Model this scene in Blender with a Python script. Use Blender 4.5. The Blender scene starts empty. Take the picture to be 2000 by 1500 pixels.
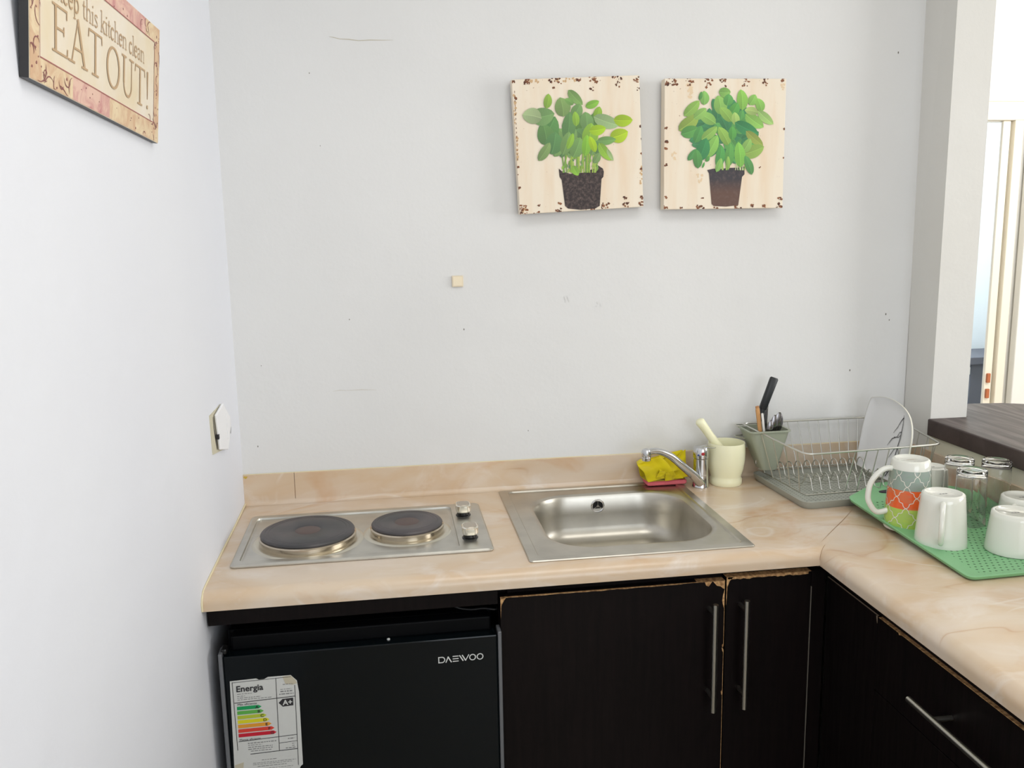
import bpy, math, random
from mathutils import Vector, Matrix
random.seed(7)
SC = bpy.context.scene
COL = SC.collection
H = 0.9                      # height of the worktop; every z below is measured from it
PI = math.pi
R = math.radians

# ------------------------------------------------------------------ camera
cam_d = bpy.data.cameras.new('camera'); cam = bpy.data.objects.new('camera', cam_d); COL.objects.link(cam)
cam_d.sensor_width = 36.0; cam_d.lens = 36.0*1723.5/2000; cam_d.clip_start = 0.02; cam_d.clip_end = 60
r_ = Vector((0.98956658, -0.14290711, -0.01831776)); u_ = Vector((0.04261847, 0.16889347, 0.98471248)); f_ = Vector((0.13762867, 0.97521923, -0.17322181))
M = Matrix((( r_.x, u_.x, -f_.x, .3499), (r_.y, u_.y, -f_.y, -2.066), (r_.z, u_.z, -f_.z, .6299+H), (0, 0, 0, 1)))
cam.matrix_world = M
SC.camera = cam

# ------------------------------------------------------------------ world, light, exposure
SC.view_settings.view_transform = 'Standard'; SC.view_settings.look = 'None'
SC.view_settings.exposure = 0.0; SC.view_settings.gamma = 1.0
W = bpy.data.worlds.new('sky'); SC.world = W; W.use_nodes = True
W.node_tree.nodes['Background'].inputs[0].default_value = (.80, .88, 1.0, 1)
W.node_tree.nodes['Background'].inputs[1].default_value = 1.0

def area(name, loc, target, sx, sy, power, col):
    d = bpy.data.lights.new(name, 'AREA'); d.shape = 'RECTANGLE'; d.size = sx; d.size_y = sy
    d.energy = power; d.color = col
    o = bpy.data.objects.new(name, d); COL.objects.link(o)
    o.location = (loc[0], loc[1], loc[2]+H)
    o.rotation_euler = (Vector(target)-Vector(loc)).to_track_quat('-Z', 'Y').to_euler()
    return o
area('window_daylight', (4.42, -1.6, .75), (0, -1.6, .45), 2.0, 1.5, 64, (1, .99, .97))      # living room window, right
area('window_daylight', (1.5, -4.42, .75), (1.0, 0, .25), 1.9, 1.4, 27, (.90, .95, 1.0))      # window behind the camera
area('kitchen_overhead_fill', (.95, -1.35, 1.60), (.95, -1.34, 0), 1.0, .8, 9, (1, .985, .95))  # added overhead fill, lifts the flat worktop; no known fitting
area('back_room_fill', (3.0, 2.4, 1.5), (3.6, 3.1, .2), .6, .6, 44, (.96, .98, 1))  # added fill that brightens the blue wall past the doorway
area('living_room_fill', (3.2, .4, 1.5), (3.2, 1.5, .2), .8, .8, 22, (1, .99, .97))           # unseen fill added to brighten the far wall

# ------------------------------------------------------------------ materials
def lin(c):
    return tuple(((x/255)/12.92 if x/255 <= .04045 else ((x/255+.055)/1.055)**2.4) for x in c)
def mat(name, rgb, rough=.5, metal=0.0, **k):
    m = bpy.data.materials.new(name); m.use_nodes = True
    b = m.node_tree.nodes['Principled BSDF']
    b.inputs['Base Color'].default_value = (*lin(rgb), 1)
    b.inputs['Roughness'].default_value = rough; b.inputs['Metallic'].default_value = metal
    for a, v in k.items(): b.inputs[a.replace('_', ' ')].default_value = v
    return m
class N:
    def __init__(s, m): s.t = m.node_tree; s.b = s.t.nodes['Principled BSDF']
    def n(s, kind, **k):
        o = s.t.nodes.new(kind)
        for a, v in k.items():
            if a in o.inputs: o.inputs[a].default_value = v
            else: setattr(o, a, v)
        return o
    def l(s, a, b): s.t.links.new(a, b)
    def coord(s, which='Object', scale=(1, 1, 1)):
        c = s.n('ShaderNodeTexCoord'); mp = s.n('ShaderNodeMapping'); mp.inputs['Scale'].default_value = scale
        s.l(c.outputs[which], mp.inputs[0]); return mp.outputs[0]
    def noise(s, vec, scale, detail=4, rough=.5, dist=0):
        o = s.n('ShaderNodeTexNoise'); o.inputs['Scale'].default_value = scale; o.inputs['Detail'].default_value = detail
        o.inputs['Roughness'].default_value = rough; o.inputs['Distortion'].default_value = dist
        s.l(vec, o.inputs['Vector']); return o.outputs['Fac']
    def ramp(s, fac, stops, interp='LINEAR'):
        o = s.n('ShaderNodeValToRGB'); o.color_ramp.interpolation = interp; e = o.color_ramp.elements
        while len(e) < len(stops): e.new(.5)
        for i, (p, c) in enumerate(stops):
            e[i].position = p
            e[i].color = (*(lin(c) if isinstance(c, tuple) else (c, c, c)), 1)
        s.l(fac, o.inputs[0]); return o.outputs[0]
    def mix(s, fac, a, b, mode='MIX'):
        o = s.n('ShaderNodeMix'); o.data_type = 'RGBA'; o.blend_type = mode
        if isinstance(fac, (int, float)): o.inputs[0].default_value = fac
        else: s.l(fac, o.inputs[0])
        for sl, v in ((6, a), (7, b)):
            if isinstance(v, tuple): o.inputs[sl].default_value = (*lin(v), 1)
            else: s.l(v, o.inputs[sl])
        return o.outputs[2]
    def m(s, op, a, b=None, c=None):
        o = s.n('ShaderNodeMath'); o.operation = op
        for i, v in enumerate((a, b, c)):
            if v is None: continue
            if isinstance(v, (int, float)): o.inputs[i].default_value = v
            else: s.l(v, o.inputs[i])
        return o.outputs[0]
    def base(s, c): s.l(c, s.b.inputs['Base Color'])
    def bump(s, h, strength=.2, dist=.002):
        o = s.n('ShaderNodeBump'); o.inputs['Strength'].default_value = strength; o.inputs['Distance'].default_value = dist
        s.l(h, o.inputs['Height']); s.l(o.outputs[0], s.b.inputs['Normal'])

def wall_mat(name, a, b):
    m = mat(name, a, .85); n = N(m); v = n.coord('Object')
    f = n.noise(v, 1.6, 3); n.base(n.mix(n.ramp(f, [(.35, 0.0), (.7, 1.0)]), a, b))
    h = n.m('ADD', n.noise(v, 9, 3), n.m('MULTIPLY', n.noise(v, 120, 3), .12))
    n.bump(h, .35, .006); return m
M_wall = wall_mat('white_wall_paint', (227, 227, 226), (221, 221, 220))
M_wall_r = wall_mat('white_wall_warm_bounce', (222, 221, 217), (218, 216, 210))  # white wall with warm bounce light tinted into its colour
M_wall_l = wall_mat('white_wall_cool_light', (228, 230, 236), (225, 227, 234))  # white wall with the window's cool light tinted into its colour
M_ceiling = mat('ceiling_paint', (232, 231, 226), .9)
M_floor = mat('floor_tile', (176, 164, 146), .4)
M_white = mat('white_gloss_paint', (240, 238, 232), .4)
M_cream = mat('cream_trim_paint', (240, 232, 214), .5)
M_blue = mat('pale_blue_wall', (222, 234, 240), .8)

def marble(name):
    m = mat(name, (209, 189, 164), .27); n = N(m); v = n.coord('Object', (1, 1.7, 1.7))
    w = n.noise(v, 2.6, 4, .5, .8)
    c = n.ramp(w, [(.30, (219, 204, 188)), (.42, (215, 196, 173)), (.52, (211, 186, 157)), (.62, (217, 199, 179)), (.76, (206, 178, 148))])
    w2 = n.noise(v, 6.5, 5, .6, .9)
    c = n.mix(n.ramp(w2, [(.54, 0.0), (.70, .7)]), c, (224, 213, 201))
    blot = n.ramp(n.noise(v, 4.2, 4, .6, .7), [(.58, 0.0), (.72, .55)])
    c = n.mix(blot, c, (202, 159, 117))
    r1 = n.m('ABSOLUTE', n.m('SUBTRACT', n.noise(v, 2.4, 3, .45, .5), .5))
    msk = n.ramp(n.noise(v, 5.0, 2), [(.52, 0.0), (.64, 1.0)])
    vein = n.m('MULTIPLY', n.ramp(r1, [(0.0, .55), (.007, .18), (.03, 0.0)]), msk)
    c = n.mix(vein, c, (181, 135, 91))
    r2 = n.m('ABSOLUTE', n.m('SUBTRACT', n.noise(v, 3.4, 2, .4, .4), .47))
    c = n.mix(n.m('MULTIPLY', n.ramp(r2, [(0.0, .5), (.012, 0.0)]), n.ramp(n.noise(v, 4.1, 2), [(.5, 0.0), (.6, 1.0)])), c, (228, 219, 208))
    n.base(c); n.b.inputs['Coat Weight'].default_value = .12; n.b.inputs['Coat Roughness'].default_value = .18
    return m
M_marble = marble('onyx_laminate')
M_seam = mat('dark_joint', (158, 124, 94), .8)
M_chipboard = mat('raw_chipboard', (176, 132, 84), .9)
n = N(M_chipboard); v = n.coord(); n.base(n.mix(n.ramp(n.noise(v, 160, 4), [(.35, 0.0), (.65, 1.0)]), (150, 108, 68), (222, 178, 124)))

def wood(name, a, b, rough=.35, scale=(2, 30, 2), bump=.08):
    m = mat(name, a, rough); n = N(m); v = n.coord('Object', scale)
    f = n.noise(v, 3.5, 6, .6, .6); n.base(n.mix(n.ramp(f, [(.35, 0.0), (.68, 1.0)]), a, b))
    n.l(n.ramp(f, [(.3, rough+.1), (.7, rough-.05)]), n.b.inputs['Roughness']); n.bump(f, bump, .002)
    return m
M_cab = wood('wenge_laminate', (15, 11, 11), (22, 16, 16), .42, (30, 30, 2))
M_cab.node_tree.nodes['Principled BSDF'].inputs['Specular IOR Level'].default_value = .12
M_bar = wood('dark_brown_bar_wood', (52, 38, 36), (84, 70, 66), .42, (14, 1.4, 1.4))
M_bar_edge = wood('dark_bar_edge', (46, 33, 32), (54, 40, 38), .5, (1.4, 1.4, 14))
M_black_gap = mat('black_shadow_board', (16, 15, 16), .7)

def steel(name, rgb, rough, streak=(1, 60, 60)):
    m = mat(name, rgb, rough, 1.0); n = N(m); v = n.coord('Object', streak)
    f = n.noise(v, 6, 3); n.l(n.ramp(f, [(.3, rough-.03), (.7, rough+.03)]), n.b.inputs['Roughness'])
    g = n.noise(n.coord('Object'), 14, 3); n.base(n.mix(n.ramp(g, [(.4, 0.0), (.7, 1.0)]), rgb, tuple(int(x*.93) for x in rgb)))
    return m
M_hob = steel('brushed_steel_hob', (204, 202, 194), .36, (1, 8, 8))
M_sink = steel('brushed_steel_sink', (196, 192, 182), .34, (1, 3, 3))
M_chrome = mat('chrome', (205, 206, 208), .09, 1.0)
M_satin = mat('satin_steel_bar', (176, 174, 166), .3, 1.0)
M_ringsteel = mat('heat_stained_steel', (196, 184, 166), .18, 1.0)
M_dish = mat('pressed_steel_dish', (210, 206, 192), .3, 1.0)
M_plate_iron = mat('cast_iron', (60, 60, 62), .42)
n = N(M_plate_iron); v = n.coord(); n.base(n.mix(n.ramp(n.noise(v, 12, 4), [(.35, 0.0), (.7, 1.0)]), (52, 54, 56), (80, 74, 76)))
M_iron_center = mat('worn_iron_centre', (88, 72, 68), .5)
M_knob = mat('silver_knob_cap', (178, 168, 152), .22, .55)
M_knob_rim = mat('bright_knob_rim', (232, 228, 216), .1, .8)
M_blackpl = mat('black_plastic', (14, 14, 15), .3)
M_dark = mat('dark_hole', (6, 6, 7), .8)
M_red = mat('red_button', (170, 40, 48), .3)
M_bluepl = mat('blue_button', (40, 60, 130), .3)
M_yellow = mat('yellow_cleaning_cloth', (214, 196, 12), .95, Sheen_Weight=.15)
n = N(M_yellow); v = n.coord(); n.bump(n.noise(v, 500, 2), .4, .001)
n.base(n.mix(n.ramp(n.noise(v, 18, 3), [(.4, 0.0), (.7, 1.0)]), (218, 200, 10), (206, 184, 8)))
M_pink = mat('pink_sponge_cloth', (228, 112, 122), .95); n = N(M_pink); v = n.coord(); n.bump(n.noise(v, 400, 2), .4, .001)
M_mortar = mat('pale_yellow_stone_plastic', (246, 244, 208), .35, Subsurface_Weight=.15, Subsurface_Radius=(.01, .01, .006), Subsurface_Scale=1.0)
M_cup = mat('grey_green_plastic', (158, 164, 146), .42)
M_traygrey = mat('grey_drip_tray', (158, 160, 150), .4)
M_wire = mat('chromed_wire', (206, 206, 200), .30, 1.0)
M_woodlt = mat('light_wood_handle', (196, 146, 92), .6)
M_handle = mat('black_knife_handle', (26, 30, 34), .45)
M_blade = mat('polished_steel', (190, 190, 190), .13, 1.0)
M_spoon = mat('dull_steel_spoon', (132, 130, 132), .22, 1.0)
M_whiteblade = mat('white_plastic', (226, 224, 220), .4)
M_plate = mat('glazed_grey_plate', (228, 228, 229), .25, Coat_Weight=.4)
M_plate_rim = mat('cream_plate_edge', (216, 214, 200), .3)
M_ink = mat('black_print', (38, 36, 40), .5)
M_mug = mat('white_porcelain', (228, 229, 220), .14, Coat_Weight=.5)
M_stamp = mat('grey_stamp', (128, 128, 130), .5)
M_green = mat('green_drying_mat', (92, 162, 96), .5)
n = N(M_green); v = n.coord('Object')
sx = n.n('ShaderNodeSeparateXYZ'); n.l(v, sx.inputs[0])
P = .0118
ix = n.m('DIVIDE', sx.outputs[0], P); iy = n.m('DIVIDE', sx.outputs[1], P)
row = n.m('MODULO', n.m('FLOOR', n.m('ADD', iy, 100)), 2)
fx = n.m('SUBTRACT', n.m('FRACT', n.m('ADD', n.m('ADD', ix, 100), n.m('MULTIPLY', row, .5))), .5)
fy = n.m('SUBTRACT', n.m('FRACT', n.m('ADD', iy, 100)), .5)
d2 = n.m('ADD', n.m('MULTIPLY', fx, fx), n.m('MULTIPLY', fy, fy))
hole = n.m('LESS_THAN', d2, .034)
inx = n.m('LESS_THAN', n.m('ABSOLUTE', sx.outputs[0]), .118)
iny = n.m('MULTIPLY', n.m('GREATER_THAN', sx.outputs[1], -.205), n.m('LESS_THAN', sx.outputs[1], .165))
hole = n.m('MULTIPLY', hole, n.m('MULTIPLY', inx, iny))
n.base(n.mix(hole, (132, 190, 138), (52, 104, 62)))
M_glass = mat('clear_glass', (255, 255, 255), 0.02, Transmission_Weight=1.0, IOR=1.45)
M_fridge = mat('black_glass_fridge_door', (6, 12, 15), .10, Specular_IOR_Level=.22)
M_fridge_body = mat('black_fridge_body', (4, 5, 7), .5, Specular_IOR_Level=.1)
M_strip = mat('grey_trim_strip', (112, 114, 118), .4, .3)
M_paper = mat('sticker_paper', (205, 206, 202), .55)
M_tear = mat('torn_sticker_paper', (190, 182, 160), .8)
M_ink_g = mat('grey_print', (120, 120, 120), .6)
M_logo = mat('silver_logo', (214, 216, 214), .4, .2)
M_switch = mat('switch_plastic', (242, 242, 244), .4)
M_switch_hole = mat('raw_wall_box', (204, 198, 176), .85)
M_beige = mat('beige_plastic_cap', (238, 224, 196), .5)
M_beige_edge = mat('beige_cap_edge', (226, 212, 188), .6)
M_crack = mat('wall_crack', (196, 190, 172), .9)
M_spot = mat('dark_speck', (112, 108, 100), .9)
M_putty = mat('yellowed_sealant', (224, 212, 178), .8)
M_cable = mat('black_cable', (20, 20, 22), .4)
M_darkgrey = mat('slate_grey_cupboard', (92, 97, 108), .6)
M_orange = mat('orange_brass_hinge', (184, 104, 62), .6)
M_signedge = mat('dark_sign_edge', (44, 44, 46), .6)
M_signunder = mat('grey_sign_underside', (110, 112, 116), .7)

def vcol_mat(name, rough=.6, nz=0.0):
    m = mat(name, (255, 255, 255), rough); n = N(m); a = n.n('ShaderNodeAttribute'); a.attribute_name = 'Col'
    if nz:
        f = n.noise(n.coord(), 90, 4); n.base(n.mix(n.m('MULTIPLY', f, nz), a.outputs[0], (255, 255, 255), 'OVERLAY'))
    else: n.base(a.outputs[0])
    return m
M_print = vcol_mat('printed_leaves', .45)
M_canvas = mat('aged_cream_board', (234, 221, 200), .55)
n = N(M_canvas); v = n.coord('Object', (9, 9, 1.2)); v2 = n.coord('Object')
c = n.mix(n.ramp(n.noise(v, 3, 4), [(.45, 0.0), (.75, .7)]), (236, 224, 204), (226, 198, 164))
c = n.mix(n.ramp(n.noise(v2, 130, 3), [(.70, 0.0), (.74, .6)]), c, (150, 110, 80)); n.base(c)
M_rust = mat('rust_flake', (126, 70, 44), .8)
n = N(M_rust); n.base(n.mix(n.ramp(n.noise(n.coord(), 90, 3), [(.4, 0.0), (.6, 1.0)]), (82, 52, 42), (146, 96, 66)))
M_rustsoft = mat('rust_wash', (206, 172, 130), .7)
M_soil = mat('printed_dark_pot', (52, 42, 42), .6)
n = N(M_soil); n.base(n.mix(n.ramp(n.noise(n.coord(), 130, 5, .7), [(.45, 0.0), (.7, 1.0)]), (44, 34, 34), (104, 88, 82)))
M_soil2 = mat('printed_brown_pot', (60, 50, 50), .6)
n = N(M_soil2); sz = n.n('ShaderNodeSeparateXYZ'); n.l(n.coord('Object'), sz.inputs[0])
c = n.mix(n.ramp(n.m('MULTIPLY', sz.outputs[2], 9), [(.34, 0.0), (.62, 1.0)]), (98, 72, 62), (58, 54, 60))
n.base(n.mix(n.ramp(n.noise(n.coord(), 120, 5, .7), [(.5, 0.0), (.8, .5)]), c, (120, 104, 96)))
M_sign = mat('sign_parchment', (228, 208, 176), .6)
n = N(M_sign); v = n.coord('Object')
c = n.mix(n.ramp(n.noise(v, 12, 4), [(.35, 0.0), (.7, 1.0)]), (232, 222, 206), (226, 210, 178)); n.base(c)
M_signpink = mat('sign_rose_band', (200, 140, 138), .6)
n = N(M_signpink); v = n.coord('Object')
c = n.mix(n.ramp(n.noise(v, 26, 5, .6, 1), [(.35, 0.0), (.6, 1.0)]), (190, 120, 124), (226, 190, 172)); n.base(c)
M_signtan = mat('sign_tan_band', (216, 186, 146), .6)
n = N(M_signtan); v = n.coord('Object')
c = n.mix(n.ramp(n.noise(v, 30, 4, .6, 1), [(.4, 0.0), (.62, 1.0)]), (210, 174, 140), (228, 208, 172)); n.base(c)
M_signline = mat('sign_rose_line', (166, 96, 92), .6)
M_signorn = mat('sign_vine_print', (138, 84, 82), .6)
M_signtext = mat('sign_lettering', (190, 160, 124), .6)

M_trellis = mat('trellis_print', (255, 255, 255), .16, Coat_Weight=.5)
n = N(M_trellis); uv = n.n('ShaderNodeTexCoord'); su = n.n('ShaderNodeSeparateXYZ'); n.l(uv.outputs['UV'], su.inputs[0])
band = n.ramp(su.outputs[1], [(0.0, (178, 206, 88)), (.345, (236, 98, 36)), (.665, (150, 164, 156))], 'CONSTANT')
g = n.ramp(n.noise(uv.outputs['UV'], 9, 2), [(.48, 0.0), (.52, 1.0)])
n.base(n.mix(n.m('MULTIPLY', g, .14), band, (122, 168, 130)))
M_trellis_line = mat('pale_trellis_line', (228, 226, 216), .16, Coat_Weight=.5)

# ------------------------------------------------------------------ mesh helpers
class MB:
    K = 0
    def __init__(s): s.v = []; s.f = []; s.mi = []; s.c = []; s.uv = None
    def add(s, vs, fs, mi=0, col=None):
        b = len(s.v); s.v += [tuple(x) for x in vs]
        for f in fs: s.f.append(tuple(b+i for i in f)); s.mi.append(mi); s.c.append(col)
        return s
    def box(s, x0, x1, y0, y1, z0, z1, mi=0, top=None, front=None):
        vs = [(x0, y0, z0), (x1, y0, z0), (x1, y1, z0), (x0, y1, z0), (x0, y0, z1), (x1, y0, z1), (x1, y1, z1), (x0, y1, z1)]
        s.add(vs, [(0, 3, 2, 1)], mi); s.v = s.v[:-8]+s.v[-8:]
        b = len(s.v)-8
        for f, k in (((4, 5, 6, 7), top), ((0, 1, 5, 4), front), ((1, 2, 6, 5), None), ((2, 3, 7, 6), None), ((3, 0, 4, 7), None)):
            s.f.append(tuple(b+i for i in f)); s.mi.append(mi if k is None else k); s.c.append(None)
        return s
    def loft(s, loops, cap0=True, cap1=True, mi=0, closed=True):
        n = len(loops[0]); b = len(s.v)
        for l in loops: s.v += [tuple(p) for p in l]
        for k in range(len(loops)-1):
            for i in range(n if closed else n-1):
                j = (i+1) % n
                s.f.append((b+k*n+i, b+k*n+j, b+(k+1)*n+j, b+(k+1)*n+i)); s.mi.append(mi); s.c.append(None)
        if cap0: s.f.append(tuple(b+i for i in reversed(range(n)))); s.mi.append(mi); s.c.append(None)
        if cap1: s.f.append(tuple(b+(len(loops)-1)*n+i for i in range(n))); s.mi.append(mi); s.c.append(None)
        return s
    def lathe(s, cx, cy, prof, n=40, cap0=True, cap1=True, mi=0):
        return s.loft([[(cx+r*math.cos(2*PI*i/n), cy+r*math.sin(2*PI*i/n), z) for i in range(n)] for r, z in prof], cap0, cap1, mi)
    def tube(s, path, r, n=8, closed=False, flat=1.0, mi=0):
        P = [Vector(p) for p in path]; m = len(P); loops = []
        ref = None
        for i in range(m):
            if closed: d = (P[(i+1) % m]-P[i-1]).normalized()
            else: d = (P[min(i+1, m-1)]-P[max(i-1, 0)]).normalized()
            if ref is None:
                ref = Vector((0, 0, 1)) if abs(d.z) < .9 else Vector((1, 0, 0))
            a = (ref-d*ref.dot(d)).normalized(); ref = a; b = d.cross(a)
            rr = r[i] if isinstance(r, (list, tuple)) else r
            loops.append([P[i]+a*rr*math.cos(2*PI*k/n)*flat+b*rr*math.sin(2*PI*k/n) for k in range(n)])
        if closed: loops.append(loops[0])
        return s.loft(loops, not closed, not closed, mi)
    def prism(s, pts, fn, n0, n1, mi=0, col=None, sides=True):
        k = len(pts); lo = [fn(p[0], p[1], n0) for p in pts]; hi = [fn(p[0], p[1], n1) for p in pts]
        fs = [tuple(range(k, 2*k))]
        if sides: fs += [tuple(reversed(range(k)))]+[(i, (i+1) % k, k+(i+1) % k, k+i) for i in range(k)]
        return s.add(lo+hi, fs, mi, col)
    def ribbon(s, pts, w, fn, n0, n1, mi=0, col=None):
        """a stroke of width w (number or list) drawn on a surface given by fn(u, v, height)"""
        m = len(pts); L = []; Rr = []
        for i in range(m):
            a = pts[max(i-1, 0)]; b = pts[min(i+1, m-1)]; dx, dy = b[0]-a[0], b[1]-a[1]; q = math.hypot(dx, dy) or 1
            ww = (w[i] if isinstance(w, (list, tuple)) else w)/2
            L.append((pts[i][0]-dy/q*ww, pts[i][1]+dx/q*ww)); Rr.append((pts[i][0]+dy/q*ww, pts[i][1]-dx/q*ww))
        MB.K = (MB.K+1) % 150
        for i in range(m-1):
            s.prism([Rr[i], Rr[i+1], L[i+1], L[i]], fn, n0, n1+MB.K*6e-7+i*2e-7, mi, col, sides=False)
        return s

def spline(pts, k=6, closed=False):
    P = [Vector(p) for p in pts]; m = len(P); out = []
    for i in range(m if closed else m-1):
        g = lambda j: P[j % m] if closed else P[max(0, min(m-1, j))]
        a, b, c, d = g(i-1), g(i), g(i+1), g(i+2)
        for t in range(k):
            t /= k
            out.append(.5*((2*b)+(c-a)*t+(2*a-5*b+4*c-d)*t*t+(3*b-a-3*c+d)*t**3))
    if not closed: out.append(P[-1])
    return out
def rrect(x0, x1, y0, y1, r, z, n=8):
    out = []
    for cx, cy, a0 in ((x1-r, y1-r, 0), (x0+r, y1-r, 90), (x0+r, y0+r, 180), (x1-r, y0+r, 270)):
        for i in range(n+1):
            a = R(a0+90*i/n); out.append((cx+r*math.cos(a), cy+r*math.sin(a), z))
    return out

ORG = {}        # object name -> its origin, z from the worktop
def build(name, mb, m, parent=None, smooth=False, bevel=0, angle=35, seg=2, origin=None, sub=0, solid=0):
    if parent is not None: o0 = ORG[parent.name]
    elif origin is not None: o0 = Vector(origin)
    else:
        xs, ys, zs = zip(*mb.v); o0 = Vector(((min(xs)+max(xs))/2, (min(ys)+max(ys))/2, min(zs)))
    me = bpy.data.meshes.new(name)
    me.from_pydata([(x-o0.x, y-o0.y, z-o0.z) for x, y, z in mb.v], [], mb.f)
    for q in (m if isinstance(m, (list, tuple)) else [m]): me.materials.append(q)
    me.polygons.foreach_set('material_index', mb.mi)
    if any(c is not None for c in mb.c):
        at = me.color_attributes.new('Col', 'FLOAT_COLOR', 'CORNER')
        for p in me.polygons:
            c = mb.c[p.index] or (1, 1, 1)
            for li in p.loop_indices: at.data[li].color = (*lin(c), 1)
    if mb.uv is not None:
        uv = me.uv_layers.new(name='UVMap')
        for p in me.polygons:
            for li, q in zip(p.loop_indices, mb.uv[p.index]): uv.data[li].uv = q
    me.update()
    if smooth:
        me.shade_smooth(); me.set_sharp_from_angle(angle=R(angle))
    o = bpy.data.objects.new(name, me); COL.objects.link(o)
    if parent is None: o.location = (o0.x, o0.y, o0.z+H)
    else: o.parent = parent
    ORG[o.name] = o0
    if solid:
        s = o.modifiers.new('thickness', 'SOLIDIFY'); s.thickness = solid; s.offset = 0
    if sub:
        s = o.modifiers.new('smooth', 'SUBSURF'); s.levels = sub; s.render_levels = sub
    if bevel:
        b = o.modifiers.new('bevel', 'BEVEL'); b.width = bevel; b.segments = seg; b.limit_method = 'ANGLE'; b.angle_limit = R(40)
    return o
def tag(o, label, cat, group=None):
    o['label'] = label; o['category'] = cat
    if group: o['group'] = group
    return o
def thing(name, label, cat, loc, group=None, rotz=0):
    o = bpy.data.objects.new(name, None); COL.objects.link(o); o.empty_display_size = .05
    o.location = (loc[0], loc[1], loc[2]+H); o.rotation_euler = (0, 0, rotz); ORG[o.name] = Vector(loc)
    return tag(o, label, cat, group)
def struct(name, mb, m, **k):
    o = build(name, mb, m, **k)
    if k.get('parent') is None: o['kind'] = 'structure'
    return o
def text_mesh(s, size, fn, n0, n1, align='LEFT', squeeze=1.0, bold=0.0):
    """lettering in the built-in font, laid on the surface fn(u, v, height)"""
    cu = bpy.data.curves.new('lettering', 'FONT'); cu.body = s; cu.size = size; cu.align_x = align; cu.offset = bold
    cu.resolution_u = 3
    ob = bpy.data.objects.new('lettering', cu); COL.objects.link(ob)
    dg = bpy.context.evaluated_depsgraph_get(); dg.update()
    me = bpy.data.meshes.new_from_object(ob.evaluated_get(dg))
    mb = MB(); vs = [fn(v.co.x*squeeze, v.co.y, n1) for v in me.vertices]
    mb.add(vs, [tuple(p.vertices) for p in me.polygons])
    bpy.data.objects.remove(ob); bpy.data.curves.remove(cu); bpy.data.meshes.remove(me)
    return mb
def join(mbs):
    o = MB()
    for m in mbs:
        b = len(o.v); o.v += m.v; o.f += [tuple(i+b for i in f) for f in m.f]; o.mi += m.mi; o.c += m.c
    return o

# ------------------------------------------------------------------ the setting
XR = 1.662; XP = 1.758; CZ = 1.62
struct('floor', MB().box(-.12, 4.7, -4.6, 3.4, -.95, -.9), M_floor)
struct('ceiling', MB().box(-.12, 4.7, -4.6, 3.4, CZ, CZ+.1), M_ceiling)
# the left wall leans a few millimetres towards the kitchen as it rises
b = MB(); b.add([(-.12, -4.6, -.9), (.001, -4.6, -.9), (.001, .12, -.9), (-.12, .12, -.9), (-.12, -4.6, CZ), (.003, -4.6, CZ), (.003, .12, CZ), (-.12, .12, CZ)],
                [(0, 3, 2, 1), (4, 5, 6, 7), (0, 1, 5, 4), (1, 2, 6, 5), (2, 3, 7, 6), (3, 0, 4, 7)])
wl = struct('wall_left', b, M_wall_l)
wb = struct('wall_back', MB().box(0, XR+.002, .005, .12, -.9, CZ), M_wall)
# right wall: full height stub by the corner, then a half wall carrying the bar
b = MB()
def stub(z0, z1, xa0, xa1):
    vs = [(XR, -.113, z0), (XP, -.113, z0), (XP, .12, z0), (xa0, .005, z0), (XR, -.113, z1), (XP, -.113, z1), (XP, .12, z1), (xa1, .005, z1)]
    vs[3] = (xa0, .12, z0); vs[7] = (xa1, .12, z1)
    b.add(vs, [(0, 3, 2, 1), (4, 5, 6, 7), (0, 1, 5, 4), (1, 2, 6, 5), (2, 3, 7, 6), (3, 0, 4, 7)])
stub(-.9, CZ, XR+.006, XR-.010)
wr = struct('wall_right', b, M_wall_r)
struct('wall_bar', MB().box(XR, XP, -2.6, -.1131, -.9, .1105), wall_mat('half_wall_warm_bounce', (230, 224, 204), (225, 218, 196)))  # half wall colour warmed to carry bounce light off the worktop
# living room beyond the bar
struct('wall_hall', MB().box(XR+.05, XP, .12, 1.5, -.9, CZ), M_wall)
b = MB(); b.box(XP, 2.2, 1.5, 1.52, -.9, CZ); b.box(3.0, 4.6, 1.5, 1.52, -.9, CZ); b.box(2.2, 3.0, 1.5, 1.52, 1.04, CZ)
struct('wall_far', b, M_white)
struct('wall_beyond', MB().box(1.8, 4.6, 3.1, 3.2, -.9, CZ), M_blue)
b = MB(); b.box(2.15, 3.5, 1.47, 1.5, 1.045, 1.138); b.box(2.15, 3.5, 1.465, 1.5, 1.12, 1.138)
struct('trim_1', b, M_cream, bevel=.004)
d1 = struct('door_1', MB().box(3.10, 3.90, 1.452, 1.49, -.88, 1.04), M_white, bevel=.004)
build('door_frame', MB().box(2.985, 3.02, 1.485, 1.5, -.88, 1.045).box(3.03, 3.07, 1.47, 1.5, -.88, 1.045), M_cream, d1, bevel=.003)
for z in (-.085, -.155):
    build('hinge', MB().box(2.992, 3.008, 1.475, 1.4852, z-.002, z+.040), M_orange, d1, bevel=.002)
build('door_panel', MB().box(3.22, 3.78, 1.445, 1.453, .05, .9), M_white, d1, bevel=.003)
c0 = thing('cupboard', 'slate grey cupboard seen through the far doorway past the bar', 'cupboard', (4.08, 2.9, -.9))
build('carcass', MB().box(3.83, 4.4, 2.75, 3.05, -.9, -.225), M_darkgrey, c0, bevel=.004)
build('top', MB().box(3.80, 4.42, 2.72, 3.06, -.225, -.180), M_darkgrey, c0, bevel=.004)
bx = thing('white_box', 'pale white box standing in front of the grey cupboard beyond the bar', 'box', (3.60, 2.62, -.9))
build('carton', MB().box(3.50, 3.68, 2.55, 2.72, -.9, -.205), M_whiteblade, bx, bevel=.005)
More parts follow.
